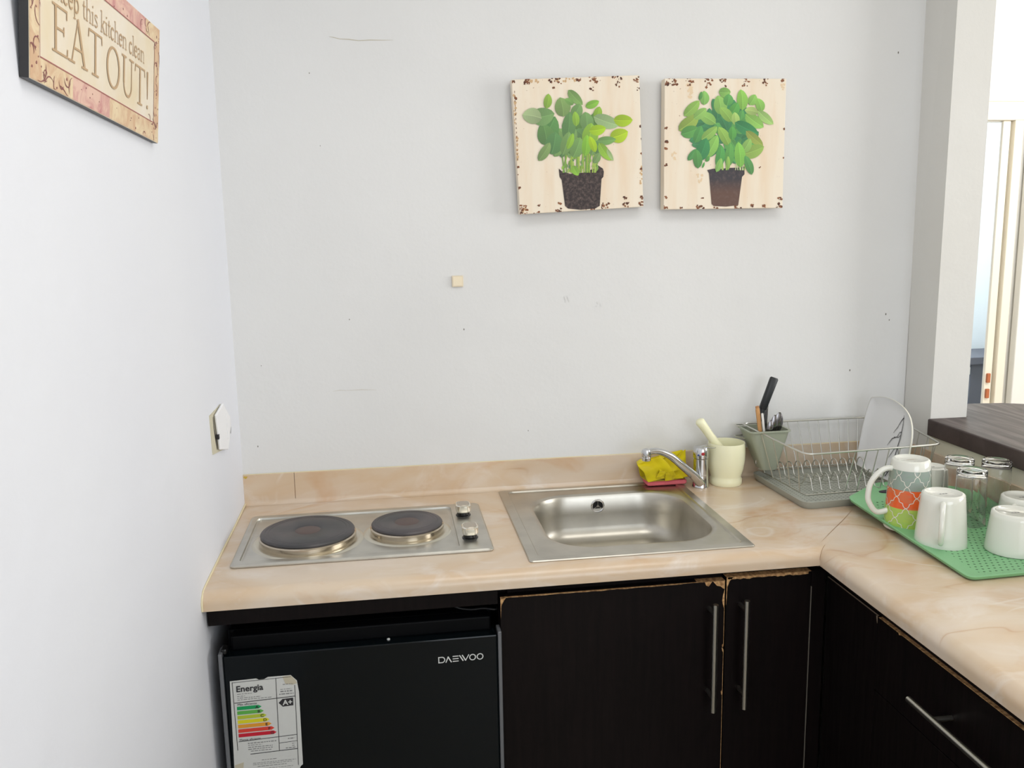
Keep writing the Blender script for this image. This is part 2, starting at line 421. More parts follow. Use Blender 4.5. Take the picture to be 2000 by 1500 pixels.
build('flap', MB().box(3.50, 3.68, 2.548, 2.55, -.25, -.208), M_paper, bx)
# outer walls with the windows the daylight comes through
b = MB(); b.box(4.5, 4.6, -4.6, 3.2, -.9, 0); b.box(4.5, 4.6, -4.6, 3.2, 1.5, CZ); b.box(4.5, 4.6, -4.6, -2.6, 0, 1.5); b.box(4.5, 4.6, -.6, 3.2, 0, 1.5)
struct('wall_window_side', b, M_white)
b = MB(); b.box(0, 4.6, -4.6, -4.5, -.9, .05); b.box(0, 4.6, -4.6, -4.5, 1.45, CZ); b.box(0, .55, -4.6, -4.5, .05, 1.45); b.box(2.45, 4.6, -4.6, -4.5, .05, 1.45)
struct('wall_front', b, M_white)

# marks on the back wall
def back(u, v, h): return (u, .005-h, v)
def lefts(u, v, h): return (.001+v/CZ*.002+h, u, v)
b = MB(); cr = [(.252, 1.052), (.262, 1.050), (.275, 1.047), (.293, 1.0465), (.315, 1.044), (.34, 1.0455), (.365, 1.0455), (.391, 1.046)]
b.ribbon(cr, [.0006, .0014, .0012, .0018, .0014, .0018, .0012, .0004], back, 0, .0004)
build('hairline_crack', b, M_crack, wb)
b = MB(); b.ribbon([(.219, .263), (.235, .265), (.25, .2635), (.285, .2640), (.319, .262)], [.0003, .0008, .0004, .0009, .0003], back, 0, .0004)
build('hairline_crack', b, M_crack, wb)
b = MB()
for x, z, q in ((.205, .975, .0012), (.53, .398, .0017), (.265, .43, .0012), (.22, .82, .0009), (1.51, .26, .002), (1.60, .40, .002), (1.61, .385, .0015), (1.595, 1.03, .002), (.68, .145, .0012), (.06, .33, .001), (.04, .14, .0015)):
    b.prism([(x+q*math.cos(a)*.7, z+q*1.4*math.sin(a)) for a in [i*PI/4 for i in range(8)]], back, 0, .0004)
build('paint_speck', b, M_spot, wb)
b = MB()
for x, z in ((.781, .462), (.858, .446)):
    for k in range(5):
        a = random.uniform(0, 3); q = random.uniform(.004, .011); xx = x+random.uniform(-.008, .008); zz = z+random.uniform(-.008, .008)
        b.ribbon([(xx, zz), (xx+q*math.cos(a)*.6, zz+q*math.sin(a))], .0025, back, 0, .0009)
build('filler_patch', b, M_wall, wb, bevel=.0008)

# ------------------------------------------------------------------ worktop
D = .521; XI = 1.172; SX = (XR-XI)/D
SKx0, SKx1, SKy0, SKy1 = .6008, 1.0556, -.4839, -.0130
hole_x = (SKx0+.03, SKx1-.03); hole_d = (-SKy1+.03, -SKy0-.03)
prof = [(.0, 0.0, False), (hole_d[0], 0, False), (hole_d[1], 0, True)]
for a in range(0, 91, 15):
    prof.append((D-.022+.022*math.sin(R(a)), -.022+.022*math.cos(R(a)), False))
prof += [(D, -.0335, False), (D-.018, -.0335, False), (hole_d[1], -.0335, False), (hole_d[0], -.0335, True), (0, -.0335, False)]
wt = thing('worktop', 'L shaped cream and peach marbled worktop with rounded front edge', 'worktop', (.8, -.25, -.0335))
def strip(cols, holecol=None):
    b = MB(); k = len(prof)
    for c in cols: b.v += [c(d, z) for d, z, _ in prof]
    for i in range(len(cols)-1):
        for j in range(k):
            if i == holecol and prof[(j+1) % k][2] and j+1 < k: continue
            q = (j+1) % k
            b.f.append((i*k+j, i*k+q, (i+1)*k+q, (i+1)*k+j)); b.mi.append(0); b.c.append(None)
    return b
cols = [lambda d, z: (.0015, -d, z), lambda d, z: (hole_x[0], -d, z), lambda d, z: (hole_x[1], -d, z), lambda d, z: (XR-d*SX, -d, z)]
b1 = strip(cols, 1)
b2 = strip([lambda d, z: (XR-d*SX, -d, z), lambda d, z: (XR-d*SX, -1.1, z), lambda d, z: (XR-d*SX, -2.3, z)])
build('slab', join([b1, b2]), M_marble, wt, smooth=True, angle=50)
def bprof(fn):
    pts = [(0, .0), (-.004, .0)]
    return fn
HB = .073
b = MB()
for (x0, x1) in ((.0015, .118), (.119, XR)):
    bb = MB().box(x0, x1, .0, .0049, .0003, HB)
    if x0 < .01: build('backsplash', bb, M_marble, wt, bevel=.0008)
build('backsplash', bb, M_marble, wt, bevel=.0008)
# small cove at the foot of the back splash
b = MB(); cv = [(0, .010)]+[(-.010+.010*math.cos(R(a)), .010-.010*math.sin(R(a))) for a in range(0, 91, 15)]+[(-.010, .0), (0, .0)]
b.loft([[(x, y, z+.0002) for y, z in cv] for x in (.0015, XR-.001)])
build('cove', b, M_marble, wt, smooth=True)
build('backsplash', MB().box(XR-.005, XR-.0002, -2.3, 0, .0003, HB), M_marble, wt, bevel=.0008)
ft = lambda u, v, h: (u, v, .0003+h)
b = MB(); b.ribbon([(1.195, -.481), (1.249, -.423), (1.30, -.37), (1.36, -.304)], [.0003, .0010, .0012, .0004], ft, -.0002, .0003)
fn2 = lambda u, v, h: (XR-u*SX, -u, v+h)
for i in range(3, 9):
    d0, z0, _ = prof[i]; d1_, z1, _ = prof[i+1]
    b.add([(XR-d0*SX-.0006, -d0-.0003, z0+.0003), (XR-d0*SX+.0006, -d0-.0003, z0+.0003), (XR-d1_*SX+.0006, -d1_-.0004, z1+.0002), (XR-d1_*SX-.0006, -d1_-.0004, z1+.0002)], [(0, 1, 2, 3)])
build('joint', b, M_seam, wt); b = MB()
b.ribbon([(.1185, .012), (.1187, .03), (.1183, .05)], [.0004, .0008, .0003], lambda u, v, h: (u, -h, v), .0, .0003)
build('joint', b, M_seam, wt)
b = MB(); b.tube(spline([(.003, -.002, .004), (.003, -.15, .0015), (.003, -.3, .0015), (.003, -.48, .0), (.003, -.512, -.006), (.003, -.5225, -.018), (.003, -.5225, -.032)], 4), .0022, 6)
b.tube([(.002, .002, .004), (.002, .002, HB)], .0018, 6); b.tube([(.002, .003, HB+.0005), (.3, .003, HB+.0005), (.8, .0035, HB+.0005), (XR, .003, HB+.0005)], .0012, 6)
build('sealant_bead', b, M_putty, wt, smooth=True)
b = MB(); b.ribbon([(.004, HB-.003), (.008, HB-.006), (.012, HB-.003)], [.004, .006, .002], lambda u, v, h: (u, -h, v), 0, .0006)
build('glue_stain', b, mat('mustard_glue', (200, 170, 70), .7), wt)

# ------------------------------------------------------------------ hob
hb = thing('electric_hob', 'stainless steel two ring electric hob set in the marbled worktop', 'hob', (.288, -.256, 0))
hx0, hx1, hy0, hy1 = .0326, .5426, -.4087, -.1031
L = [rrect(hx0+.001, hx1-.001, hy0+.001, hy1-.001, .011, .0004), rrect(hx0, hx1, hy0, hy1, .012, .0015), rrect(hx0, hx1, hy0, hy1, .012, .0035),
     rrect(hx0+.003, hx1-.003, hy0+.003, hy1-.003, .010, .0062), rrect(hx0+.006, hx1-.006, hy0+.006, hy1-.006, .008, .0068)]
rx0, rx1, ry0, ry1 = .048, .476, -.388, -.124
# top surface is lofted from the outer rim into a rectangular recess
rec = [rrect(rx0, rx1, ry0, ry1, .010, .0068), rrect(rx0+.0012, rx1-.0012, ry0+.0012, ry1-.0012, .009, .0030), rrect(rx0+.0035, rx1-.0035, ry0+.0035, ry1-.0035, .008, .0026), rrect(rx0+.008, rx1-.008, ry0+.008, ry1-.008, .008, .0040)]
b = MB(); b.loft(L, True, False); b.loft([L[-1]]+rec, False, True)
build('steel_panel', b, M_hob, hb, smooth=True, angle=25)
def hotplate(cx, cy, r):
    rg = build('pressed_dish', MB().lathe(cx, cy, [(r+.019, .0038), (r+.015, .0062), (r+.009, .0066), (r+.004, .0052)], 64, False, True), M_dish, hb, smooth=True, angle=30)
    build('trim_ring', MB().lathe(cx, cy, [(r+.0035, .0050), (r+.0035, .0175), (r+.001, .0198), (r-.004, .0200)], 64, False, True), M_ringsteel, rg, smooth=True, angle=30)
    p = build('hotplate', MB().lathe(cx, cy, [(r, .0200), (r+.001, .0235), (r-.001, .0262), (r-.004, .0275), (.030, .0275), (.028, .0266), (.026, .0261)], 64, True, True), M_plate_iron, hb, smooth=True, angle=30)
    build('centre_disc', MB().lathe(cx, cy, [(.0255, .0261), (.0245, .0265), (.002, .0265)], 40), M_iron_center, p, smooth=True)
    g = MB()
    for q in (r-.009, r-.016):
        g.lathe(cx, cy, [(q+.0006, .0274), (q+.0006, .0277), (q-.0006, .0277), (q-.0006, .0274)], 64, False, False)
    build('groove', g, M_plate_iron, p, smooth=True)
hotplate(.171, -.283, .0945); hotplate(.3745, -.268, .0735)
for kx, ky in ((.500, -.190), (.501, -.337)):
    kb = build('knob', MB().lathe(kx, ky, [(.0165, .0068), (.0165, .0080), (.0140, .0095), (.0135, .0150), (.0150, .0165)], 32), M_blackpl, hb, smooth=True)
    w = .0165
    build('knob_cap', MB().loft([rrect(kx-w+.002, kx+w-.002, ky-w-.001, ky+w+.001, .010, .0165), rrect(kx-w, kx+w, ky-w-.003, ky+w+.003, .011, .0195), rrect(kx-w, kx+w, ky-w-.003, ky+w+.003, .011, .0315),
                                rrect(kx-w+.0015, kx+w-.0015, ky-w-.0015, ky+w+.0015, .0100, .0330)]), M_knob_rim, kb, smooth=True)
    build('knob_face', MB().loft([rrect(kx-w+.003, kx+w-.003, ky-w, ky+w, .0095, .0330), rrect(kx-w+.0035, kx+w-.0035, ky-w+.0005, ky+w-.0005, .009, .0336)]), M_knob, kb, smooth=True)

# ------------------------------------------------------------------ sink
sk = thing('kitchen_sink', 'stainless steel inset sink with one deep rounded bowl', 'sink', (.83, -.25, 0))
x0, x1, y0, y1 = SKx0, SKx1, SKy0, SKy1
bx0, bx1, by0, by1, br = .662, 1.018, -.420, -.080, .094
def inner(k, z, r=None):
    return rrect(bx0+k, bx1-k, by0+k, by1-k, (br if r is None else r), z, 12)
L = [rrect(x0+.001, x1-.001, y0+.001, y1-.001, .007, .0003, 12), rrect(x0, x1, y0, y1, .008, .0012, 12), rrect(x0+.0015, x1-.0015, y0+.0015, y1-.0015, .007, .0032, 12),
     rrect(x0+.020, x1-.020, y0+.016, y1-.018, .012, .0046, 12), rrect(x0+.0225, x1-.0225, y0+.0185, y1-.0205, .012, .0016, 12), rrect(x0+.026, x1-.026, y0+.022, y1-.024, .012, .0016, 12),
     rrect(bx0-.012, bx1+.012, by0-.012, by1+.012, br+.008, .0020, 12), inner(-.005, .0012), inner(0, -.002), inner(.003, -.010), inner(.006, -.045, .084), inner(.010, -.075, .080),
     inner(.015, -.090, .074), inner(.024, -.101, .066), inner(.036, -.106, .056), inner(.06, -.108, .04), inner(.12, -.110, .02)]
build('basin', MB().loft(L, False, True), M_sink, sk, smooth=True, angle=35)
ov = build('overflow_ring', MB().loft([[(.831+r*math.cos(2*PI*i/28), y, -.027+r*math.sin(2*PI*i/28)) for i in range(28)] for r, y in ((.0165, -.0835), (.0165, -.0862), (.0145, -.0872), (.0125, -.0862), (.0125, -.084))], False, False), M_chrome, sk, smooth=True)
build('overflow_hole', MB().loft([[(.831+.0126*math.cos(2*PI*i/28), y, -.027+.0126*math.sin(2*PI*i/28)) for i in range(28)] for y in (-.0835, -.0850)]), M_dark, ov)
g = MB()
for a in (90, 210, 330):
    g.tube([(.831, -.0858, -.027), (.831+.0125*math.cos(R(a)), -.0858, -.027+.0125*math.sin(R(a)))], .0013, 6)
g.tube([(.831, -.087, -.027), (.831, -.0845, -.027)], .0030, 12)
build('overflow_grid', g, M_chrome, ov, smooth=True)
dr = build('drain', MB().lathe(.845, -.25, [(.042, -.1095), (.040, -.1075), (.034, -.1080), (.030, -.1105), (.010, -.111)], 40), M_chrome, sk, smooth=True)
build('drain_hole', MB().lathe(.845, -.25, [(.024, -.111), (.024, -.1092)], 32), M_dark, dr)

# ------------------------------------------------------------------ mixer tap
FX, FY = 1.0935, -.066
tp = thing('mixer_tap', 'chrome single lever mixer tap behind the sink', 'tap', (FX, FY, 0))
build('body', MB().lathe(FX, FY, [(.0205, .0003), (.0205, .003), (.0188, .006), (.0182, .030), (.0186, .0305), (.0186, .0325), (.0180, .033), (.0180, .071), (.0162, .0725)], 36), M_chrome, tp, smooth=True)
hd = build('handle_cap', MB().lathe(FX, FY, [(.0165, .0725), (.0190, .0735), (.0192, .080), (.0190, .096), (.0172, .0995), (.010, .101)], 36), M_chrome, tp, smooth=True)
build('lever', MB().tube([(FX-.004, FY, .0985), (FX+.010, FY-.004, .1015), (FX+.018, FY-.012, .1005), (FX+.026, FY-.024, .1015)], [.0100, .0090, .0050, .0042], 12, flat=.35), M_chrome, hd, smooth=True)
def dot(name, ang, z, r, m):
    c = Vector((math.cos(R(ang)), math.sin(R(ang)), 0)); t = Vector((-c.y, c.x, 0)); p = Vector((FX, FY, z))+c*.0188
    build(name, MB().loft([[p+c*h+t*rr*math.cos(2*PI*i/18)+Vector((0, 0, 1))*rr*math.sin(2*PI*i/18) for i in range(18)] for h, rr in ((0, r), (.0010, r), (.0016, r*.7))]), m, hd, smooth=True)
dot('red_marker', 264, .0865, .0042, M_red); dot('blue_marker', 232, .0830, .0024, M_bluepl)
sp = spline([(FX-.006, FY-.010, .012), (1.069, -.088, .034), (1.036, -.098, .063), (1.006, -.106, .089), (.986, -.111, .101), (.967, -.115, .108), (.952, -.118, .109), (.942, -.120, .1065)], 5)
m_ = len(sp)
build('spout', MB().tube(sp, [(.0130-.0035*min(1, i/(m_*.75))) for i in range(m_)], 14, flat=.8), M_chrome, tp, smooth=True)
build('nozzle', MB().lathe(.9395, -.1205, [(.0095, .088), (.0105, .089), (.0108, .0955), (.0100, .0965), (.0112, .0975), (.0118, .108), (.0100, .1145), (.005, .1165)], 28), M_chrome, tp, smooth=True)

# ------------------------------------------------------------------ cloths by the tap
pk = MB().loft([rrect(.963, 1.066, -.052, -.010, .006, z, 4) if False else rrect(.963+k, 1.064-k, -.054+k, -.010-k, .006, z, 4) for k, z in ((.002, .0046), (0, .007), (0, .013), (.002, .0155))])
tag(build('sponge_cloth', pk, M_pink, smooth=True, bevel=0), 'folded pink sponge cloth lying flat under the yellow cloth', 'cloth')
from mathutils import noise as MN
def sheet(corners, nu, nv, fold, seed, amp):
    """a fold of cloth spanning four corners, rippled along its normal"""
    A, B, C_, D_ = [Vector(c) for c in corners]; b = MB(); V = []
    nrm = ((B-A).cross(D_-A)).normalized()
    for j in range(nv+1):
        for i in range(nu+1):
            s, t = i/nu, j/nv
            p = (A*(1-s)+B*s)*(1-t)+(D_*(1-s)+C_*s)*t
            w = fold(s, t)+amp*MN.noise(Vector((s*3+seed, t*3, seed)))
            V.append(p+nrm*w)
    F = [(j*(nu+1)+i, j*(nu+1)+i+1, (j+1)*(nu+1)+i+1, (j+1)*(nu+1)+i) for j in range(nv) for i in range(nu)]
    return b.add(V, F)
S = [sheet([(.961, -.066, .0175), (1.034, -.060, .030), (1.000, -.040, .074), (.938, -.046, .060)], 18, 14, lambda s, t: .004*math.sin(t*3.2)+.004*math.sin(s*6+t*3), 1, .009),
     sheet([(.990, -.058, .034), (1.052, -.050, .040), (1.050, -.030, .070), (.996, -.038, .077)], 16, 12, lambda s, t: -.012*math.sin(s*PI)*t+.006*math.sin(s*PI)*(1-t), 2, .008),
     sheet([(1.004, -.063, .0175), (1.070, -.052, .024), (1.066, -.046, .044), (1.004, -.058, .036)], 18, 8, lambda s, t: .006*math.sin(s*9+t), 3, .006),
     sheet([(.978, -.064, .026), (1.052, -.056, .0200), (1.058, -.048, .040), (.990, -.056, .040)], 18, 8, lambda s, t: .006*math.sin(s*6+1), 8, .006),
     sheet([(1.034, -.040, .044), (1.074, -.036, .034), (1.068, -.022, .084), (1.040, -.030, .062)], 12, 12, lambda s, t: .006*math.sin(s*4+t*3), 4, .007),
     sheet([(.962, -.064, .0178), (1.060, -.052, .0178), (1.068, -.014, .018), (.956, -.014, .018)], 12, 6, lambda s, t: .001*math.sin(s*9), 5, .001),
     sheet([(.956, -.014, .018), (1.066, -.014, .020), (1.066, -.012, .082), (.948, -.014, .058)], 14, 10, lambda s, t: .002*math.sin(s*9), 6, .003),
     sheet([(.939, -.046, .059), (1.030, -.036, .070), (1.030, -.012, .072), (.946, -.014, .056)], 14, 8, lambda s, t: .003*math.sin(s*8), 7, .005)]
tag(build('cleaning_cloth', join(S), M_yellow, smooth=True, angle=80, solid=.0016, sub=1), 'crumpled yellow cleaning cloth heaped behind the sink', 'cloth')

# ------------------------------------------------------------------ mortar and pestle
MX, MY = 1.163, -.053
tag(build('mortar', MB().lathe(MX, MY, [(.0375, .0003), (.0390, .003), (.0390, .014), (.0365, .019), (.0375, .024), (.0420, .040), (.0452, .062), (.0457, .082), (.0448, .102), (.0442, .1055), (.0425, .1050),
     (.0415, .095), (.0410, .070), (.0350, .040), (.0200, .028), (.003, .026)], 48, True, True), M_mortar, smooth=True, angle=60), 'pale yellow footed mortar standing between the tap and the dish rack', 'mortar')
tag(build('pestle', MB().tube([(1.180, -.040, .040), (1.176, -.042, .052), (1.164, -.045, .066), (1.136, -.0535, .102), (1.118, -.058, .125), (1.098, -.062, .152), (1.090, -.0635, .162), (1.088, -.064, .166)],
    [.006, .013, .0140, .0115, .0100, .0108, .0115, .008], 18), M_mortar, smooth=True, angle=70), 'pale yellow pestle leaning in the mortar', 'pestle')

# ------------------------------------------------------------------ dish rack, its tray, cup, plate
def quad_round(c, r, z, n=5):
    """rounded outline of a free quadrilateral"""
    out = []; k = len(c)
    for i in range(k):
        p = Vector(c[i]); a = (Vector(c[i-1])-p).normalized(); e = (Vector(c[(i+1) % k])-p).normalized()
        p0 = p+a*r; p1 = p+e*r
        for j in range(n+1):
            t = j/n; q = p0*(1-t)**2+p*2*t*(1-t)+p1*t*t; out.append((q.x, q.y, z))
    return out
TB = [(1.252, -.292), (1.598, -.268), (1.612, -.016), (1.240, -.022)]
def inset(c, k):
    cx = sum(p[0] for p in c)/4; cy = sum(p[1] for p in c)/4
    return [(p[0]+(k if p[0] < cx else -k), p[1]+(k if p[1] < cy else -k)) for p in c]
M_traydots = mat('perforated_grey_tray', (126, 130, 120), .4)
n = N(M_traydots); sx = n.n('ShaderNodeSeparateXYZ'); n.l(n.coord('Object'), sx.inputs[0])
def fr(o, p): return n.m('SUBTRACT', n.m('FRACT', n.m('ADD', n.m('DIVIDE', o, p), 50)), .5)
fx, fy = fr(sx.outputs[0], .0105), fr(sx.outputs[1], .0105)
d2 = n.m('LESS_THAN', n.m('ADD', n.m('MULTIPLY', fx, fx), n.m('MULTIPLY', fy, fy)), .030)
n.base(n.mix(d2, (176, 180, 170), (96, 98, 92)))
dt = thing('drip_tray', 'grey plastic drip tray under the wire dish rack', 'tray', (1.42, -.15, 0))
build('rim', MB().loft([quad_round(inset(TB, .006), .024, .0004), quad_round(inset(TB, .001), .026, .010), quad_round(TB, .026, .0175), quad_round(inset(TB, .004), .024, .0180), quad_round(inset(TB, .010), .022, .010), quad_round(inset(TB, .014), .020, .0075)], True, False), M_traygrey, dt, smooth=True, angle=50)
build('perforated_base', MB().loft([quad_round(inset(TB, .0135), .020, .0040), quad_round(inset(TB, .0135), .020, .0078)]), M_traydots, dt)

rk = thing('dish_rack', 'chromed wire dish rack standing on a grey tray by the corner', 'dish rack', (1.42, -.15, .008))
RB = [Vector((1.262, -.268, .122)), Vector((1.606, -.246, .122)), Vector((1.618, -.014, .140)), Vector((1.216, -.012, .140))]
def rimpath(r=.022, n=5):
    out = []
    for i in range(4):
        p = RB[i]; a = (RB[i-1]-p).normalized(); e = (RB[(i+1) % 4]-p).normalized(); p0 = p+a*r; p1 = p+e*r
        for j in range(n+1):
            t = j/n; out.append(p0*(1-t)**2+p*2*t*(1-t)+p1*t*t)
    return out
build('top_rail', MB().tube(rimpath(), .0024, 8, closed=True), M_wire, rk, smooth=True)
FB = [Vector((1.272, -.258, .024)), Vector((1.588, -.240, .024)), Vector((1.596, -.030, .024)), Vector((1.256, -.030, .024))]
def lerp(a, b, t): return a*(1-t)+b*t
build('bottom_rail', MB().tube([FB[0], FB[1], FB[2], FB[3]], .0020, 6, closed=True), M_wire, rk, smooth=True)
for i in range(13):                      # floor wires, each running up the back
    t = (i+1.2)/14.2
    f0 = lerp(FB[0], FB[1], t); k0 = lerp(FB[3], FB[2], t); tb = lerp(RB[3], RB[2], t*.96+.02)
    P_ = []
    for s, z in ((0, 0), (.08, .0), (.12, .020), (.15, .028), (.21, .031), (.29, .003), (.50, 0), (.62, .0), (.68, .022), (.74, .028), (.80, .022), (.86, .0), (.97, 0)):
        q = lerp(f0, k0, s); P_.append((q.x, q.y, q.z+.004+z))
    P_ = spline(P_, 3)+[Vector((k0.x, k0.y+.004, .05)), Vector((tb.x, tb.y, tb.z))]
    build('wire', MB().tube(P_, .0014, 6), M_wire, rk, smooth=True)
for i in range(8):                       # wires of the front, on the plate side only
    t = .36+i*.082
    build('wire', MB().tube([lerp(RB[0], RB[1], t), lerp(FB[0], FB[1], t-.06+.012*i)], .0014, 6), M_wire, rk, smooth=True)
for i in range(5):                       # left side
    t = .12+i*.18
    build('wire', MB().tube([lerp(RB[0], RB[3], t), lerp(FB[0], FB[3], t)], .0014, 6), M_wire, rk, smooth=True)
for i in range(6):                       # right side
    t = .1+i*.16
    build('wire', MB().tube([lerp(RB[1], RB[2], t), lerp(FB[1], FB[2], t)], .0014, 6), M_wire, rk, smooth=True)
for s in (.35, .6):
    build('wire', MB().tube([lerp(FB[0], FB[3], s), lerp(FB[1], FB[2], s)], .0014, 6), M_wire, rk, smooth=True)
build('side_hook', MB().tube([(1.224, -.05, .108), (1.196, -.030, .112), (1.196, -.02, .112), (1.222, -.018, .112)], .0016, 6), M_wire, rk, smooth=True)
build('side_hook', MB().tube([(1.216, -.020, .1400), (1.197, -.022, .1400), (1.197, -.032, .1395), (1.219, -.040, .138)], .0018, 6), M_wire, rk, smooth=True)

def cuploop(k, z, t):
    # t: 1 at the rim, 0 at the foot
    x0, x1 = 1.243-.038*t+k, 1.284+.022*t-k; y0, y1 = -.088-.012*t+k, -.034+.014*t-k
    return rrect(x0, x1, y0, y1, .012-k*.8, z, 5)
cp = tag(build('utensil_cup', MB().loft([cuploop(.001, .037, 0), cuploop(0, .040, 0), cuploop(0, .134, 1), cuploop(-.004, .1345, 1), cuploop(-.004, .1375, 1), cuploop(.002, .1375, 1), cuploop(.002, .130, 1), cuploop(.0022, .043, 0)], True, True), M_cup, smooth=True, angle=40), 'grey green plastic utensil cup hooked in the dish rack corner', 'cup')

kn = thing('kitchen_knife', 'black handled kitchen knife standing tallest in the utensil cup', 'knife', (1.246, -.06, .048))
def bar(p, q, w0, w1, th, segs=None):
    """a flattened rounded bar from p to q, w wide and th deep"""
    p, q = Vector(p), Vector(q); d = (q-p).normalized(); a = d.cross(Vector((0, 1, 0))).normalized(); c = a.cross(d)
    L = []
    for t in (0, .04, .5, .96, 1):
        s = (.8 if t in (0, 1) else 1)*(w0*(1-t)+w1*t)/2; h = th/2*(.7 if t in (0, 1) else 1); o = p*(1-t)+q*t
        L.append([o+a*s*math.copysign(abs(math.cos(x))**.6, math.cos(x))+c*h*math.copysign(abs(math.sin(x))**.6, math.sin(x)) for x in [2*PI*i/16 for i in range(16)]])
    return MB().loft(L)
build('handle', bar((1.249, -.062, .184), (1.2775, -.062, .262), .0185, .0205, .013), M_handle, kn, smooth=True)
build('bolster', bar((1.2435, -.062, .155), (1.2495, -.062, .186), .008, .013, .010), M_handle, kn, smooth=True)
build('blade', bar((1.240, -.062, .048), (1.244, -.062, .157), .010, .008, .002), M_blade, kn, smooth=True)
wh = thing('wooden_spoon_handle', 'light wooden handle at the left of the utensil cup', 'utensil', (1.240, -.076, .048))
build('handle', bar((1.250, -.078, .048), (1.228, -.080, .193), .009, .010, .006), M_woodlt, wh, smooth=True)
build('end_cap', bar((1.2281, -.080, .1925), (1.2272, -.080, .197), .0092, .0085, .0056), mat('pale_wood_end', (178, 126, 78), .6), wh, smooth=True)
wk = tag(build('white_knife', bar((1.2575, -.084, .048), (1.238, -.086, .180), .005, .006, .003), M_whiteblade, smooth=True), 'thin white blade beside the wooden handle in the utensil cup', 'knife')
tag(build('steel_knife', bar((1.262, -.048, .048), (1.266, -.046, .198), .008, .012, .0016), M_blade, smooth=True), 'tall steel knife blade behind the black handled knife', 'knife')
def spoon(label, hx, hy, hz, bx_, by_, w, h, rot=0):
    s = thing('spoon', label, 'spoon', (bx_, by_, .048), 'steel spoons in the utensil cup')
    d = (Vector((hx, hy, hz))-Vector((bx_, by_, .048))).normalized(); a = d.cross(Vector((0, 1, 0))).normalized(); c = a.cross(d)
    base = Vector((hx, hy, hz))-d*h
    L = []
    for k in range(15):
        t = k/14; ww = w/2*max(.10, math.sin(PI*min(.985, t*.93+.045))**.62); dp = .0042*math.sin(PI*t); o = base+d*h*t
        L.append([o+a*ww*math.cos(x)+c*(-dp*max(0, math.sin(x))**1.0*1.0+.0006*min(0, math.sin(x))) for x in [2*PI*i/20 for i in range(20)]])
    build('bowl', MB().loft(L), M_spoon, s, smooth=True, angle=80)
    build('handle', MB().tube([(bx_, by_, .048), base+d*.004], .0022, 8, flat=.5), M_blade, s, smooth=True)
spoon('rightmost and largest steel spoon in the utensil cup', 1.286, -.080, .179, 1.268, -.072, .0265, .056)
spoon('middle steel spoon in the utensil cup', 1.2725, -.084, .174, 1.262, -.076, .0215, .050)
spoon('small low steel spoon beside the white blade in the utensil cup', 1.2580, -.092, .163, 1.2535, -.084, .0175, .040)

# plate standing between the wires
PO = Vector((1.505, -.060, .036)); PU = Vector((0, -1, 0)); PV = Vector((.24, .10, 1)).normalized(); PN = PU.cross(PV).normalized()
if PN.x > 0: PN = -PN
def pf(u, v, h): return PO+PU*u+PV*v+PN*h
outl = [(.004, .0), (-.002, .04), (-.004, .09), (-.001, .135), (.004, .160), (.010, .168), (.022, .1715), (.060, .178), (.105, .178), (.150, .168), (.180, .150), (.197, .122), (.203, .085), (.203, .04), (.198, .008), (.185, -.004), (.10, -.007), (.02, -.005)]
oo = [(p.x, p.y) for p in spline([(a, b_, 0) for a, b_ in outl], 3, True)]
def shrink(k): return [(.1+(a-.1)*k, .085+(b_-.085)*k) for a, b_ in oo]
pl = thing('square_plate', 'grey square plate with a black branch print standing in the dish rack', 'plate', PO)
build('body', MB().loft([[pf(a, b_, h) for a, b_ in shrink(k)] for k, h in ((.70, -.010), (.92, -.006), (1.0, .0015), (1.0, .004), (.985, .004), (.95, .0018), (.72, -.0015))]), M_plate, pl, smooth=True, angle=50)
build('rim_edge', MB().loft([[pf(a, b_, h) for a, b_ in shrink(k)] for k, h in ((1.001, .0012), (1.003, .0028), (1.001, .0045), (.992, .0046))], False, False), M_plate_rim, pl, smooth=True)
def tz(a, b_):
    k = max(abs(a-.1)/.1, abs(b_-.085)/.09)
    return -.0012 if k < .7 else -.0010+(k-.7)*.016
def pft(u, v, h): return pf(u, v, tz(u, v)+h)
b = MB()
def tw(pts, w): b.ribbon(pts, w, pft, .0004, .0012)
tw([(.150, .152), (.152, .130), (.153, .100), (.150, .080), (.147, .050), (.140, .020), (.132, .0)], [.001, .002, .0022, .0024, .0026, .0028, .003])
tw([(.150, .146), (.142, .136), (.134, .120), (.122, .104)], [.003, .0018, .0016, .0008])
tw([(.152, .112), (.146, .110), (.140, .098), (.122, .090), (.108, .070)], [.002, .0016, .0016, .0018, .0008])
tw([(.151, .104), (.146, .098), (.128, .095)], [.0016, .0014, .0012])
tw([(.149, .074), (.140, .070), (.130, .055), (.124, .044)], [.0018, .0016, .0014, .0008])
tw([(.151, .076), (.158, .062), (.160, .048)], [.0018, .0016, .0008])
tw([(.146, .040), (.138, .028), (.128, .006)], [.002, .0018, .0012])
tw([(.136, .010), (.118, .016), (.100, .010), (.086, -.001)], [.002, .0016, .0014, .0008])
build('branch_print', b, M_ink, pl)

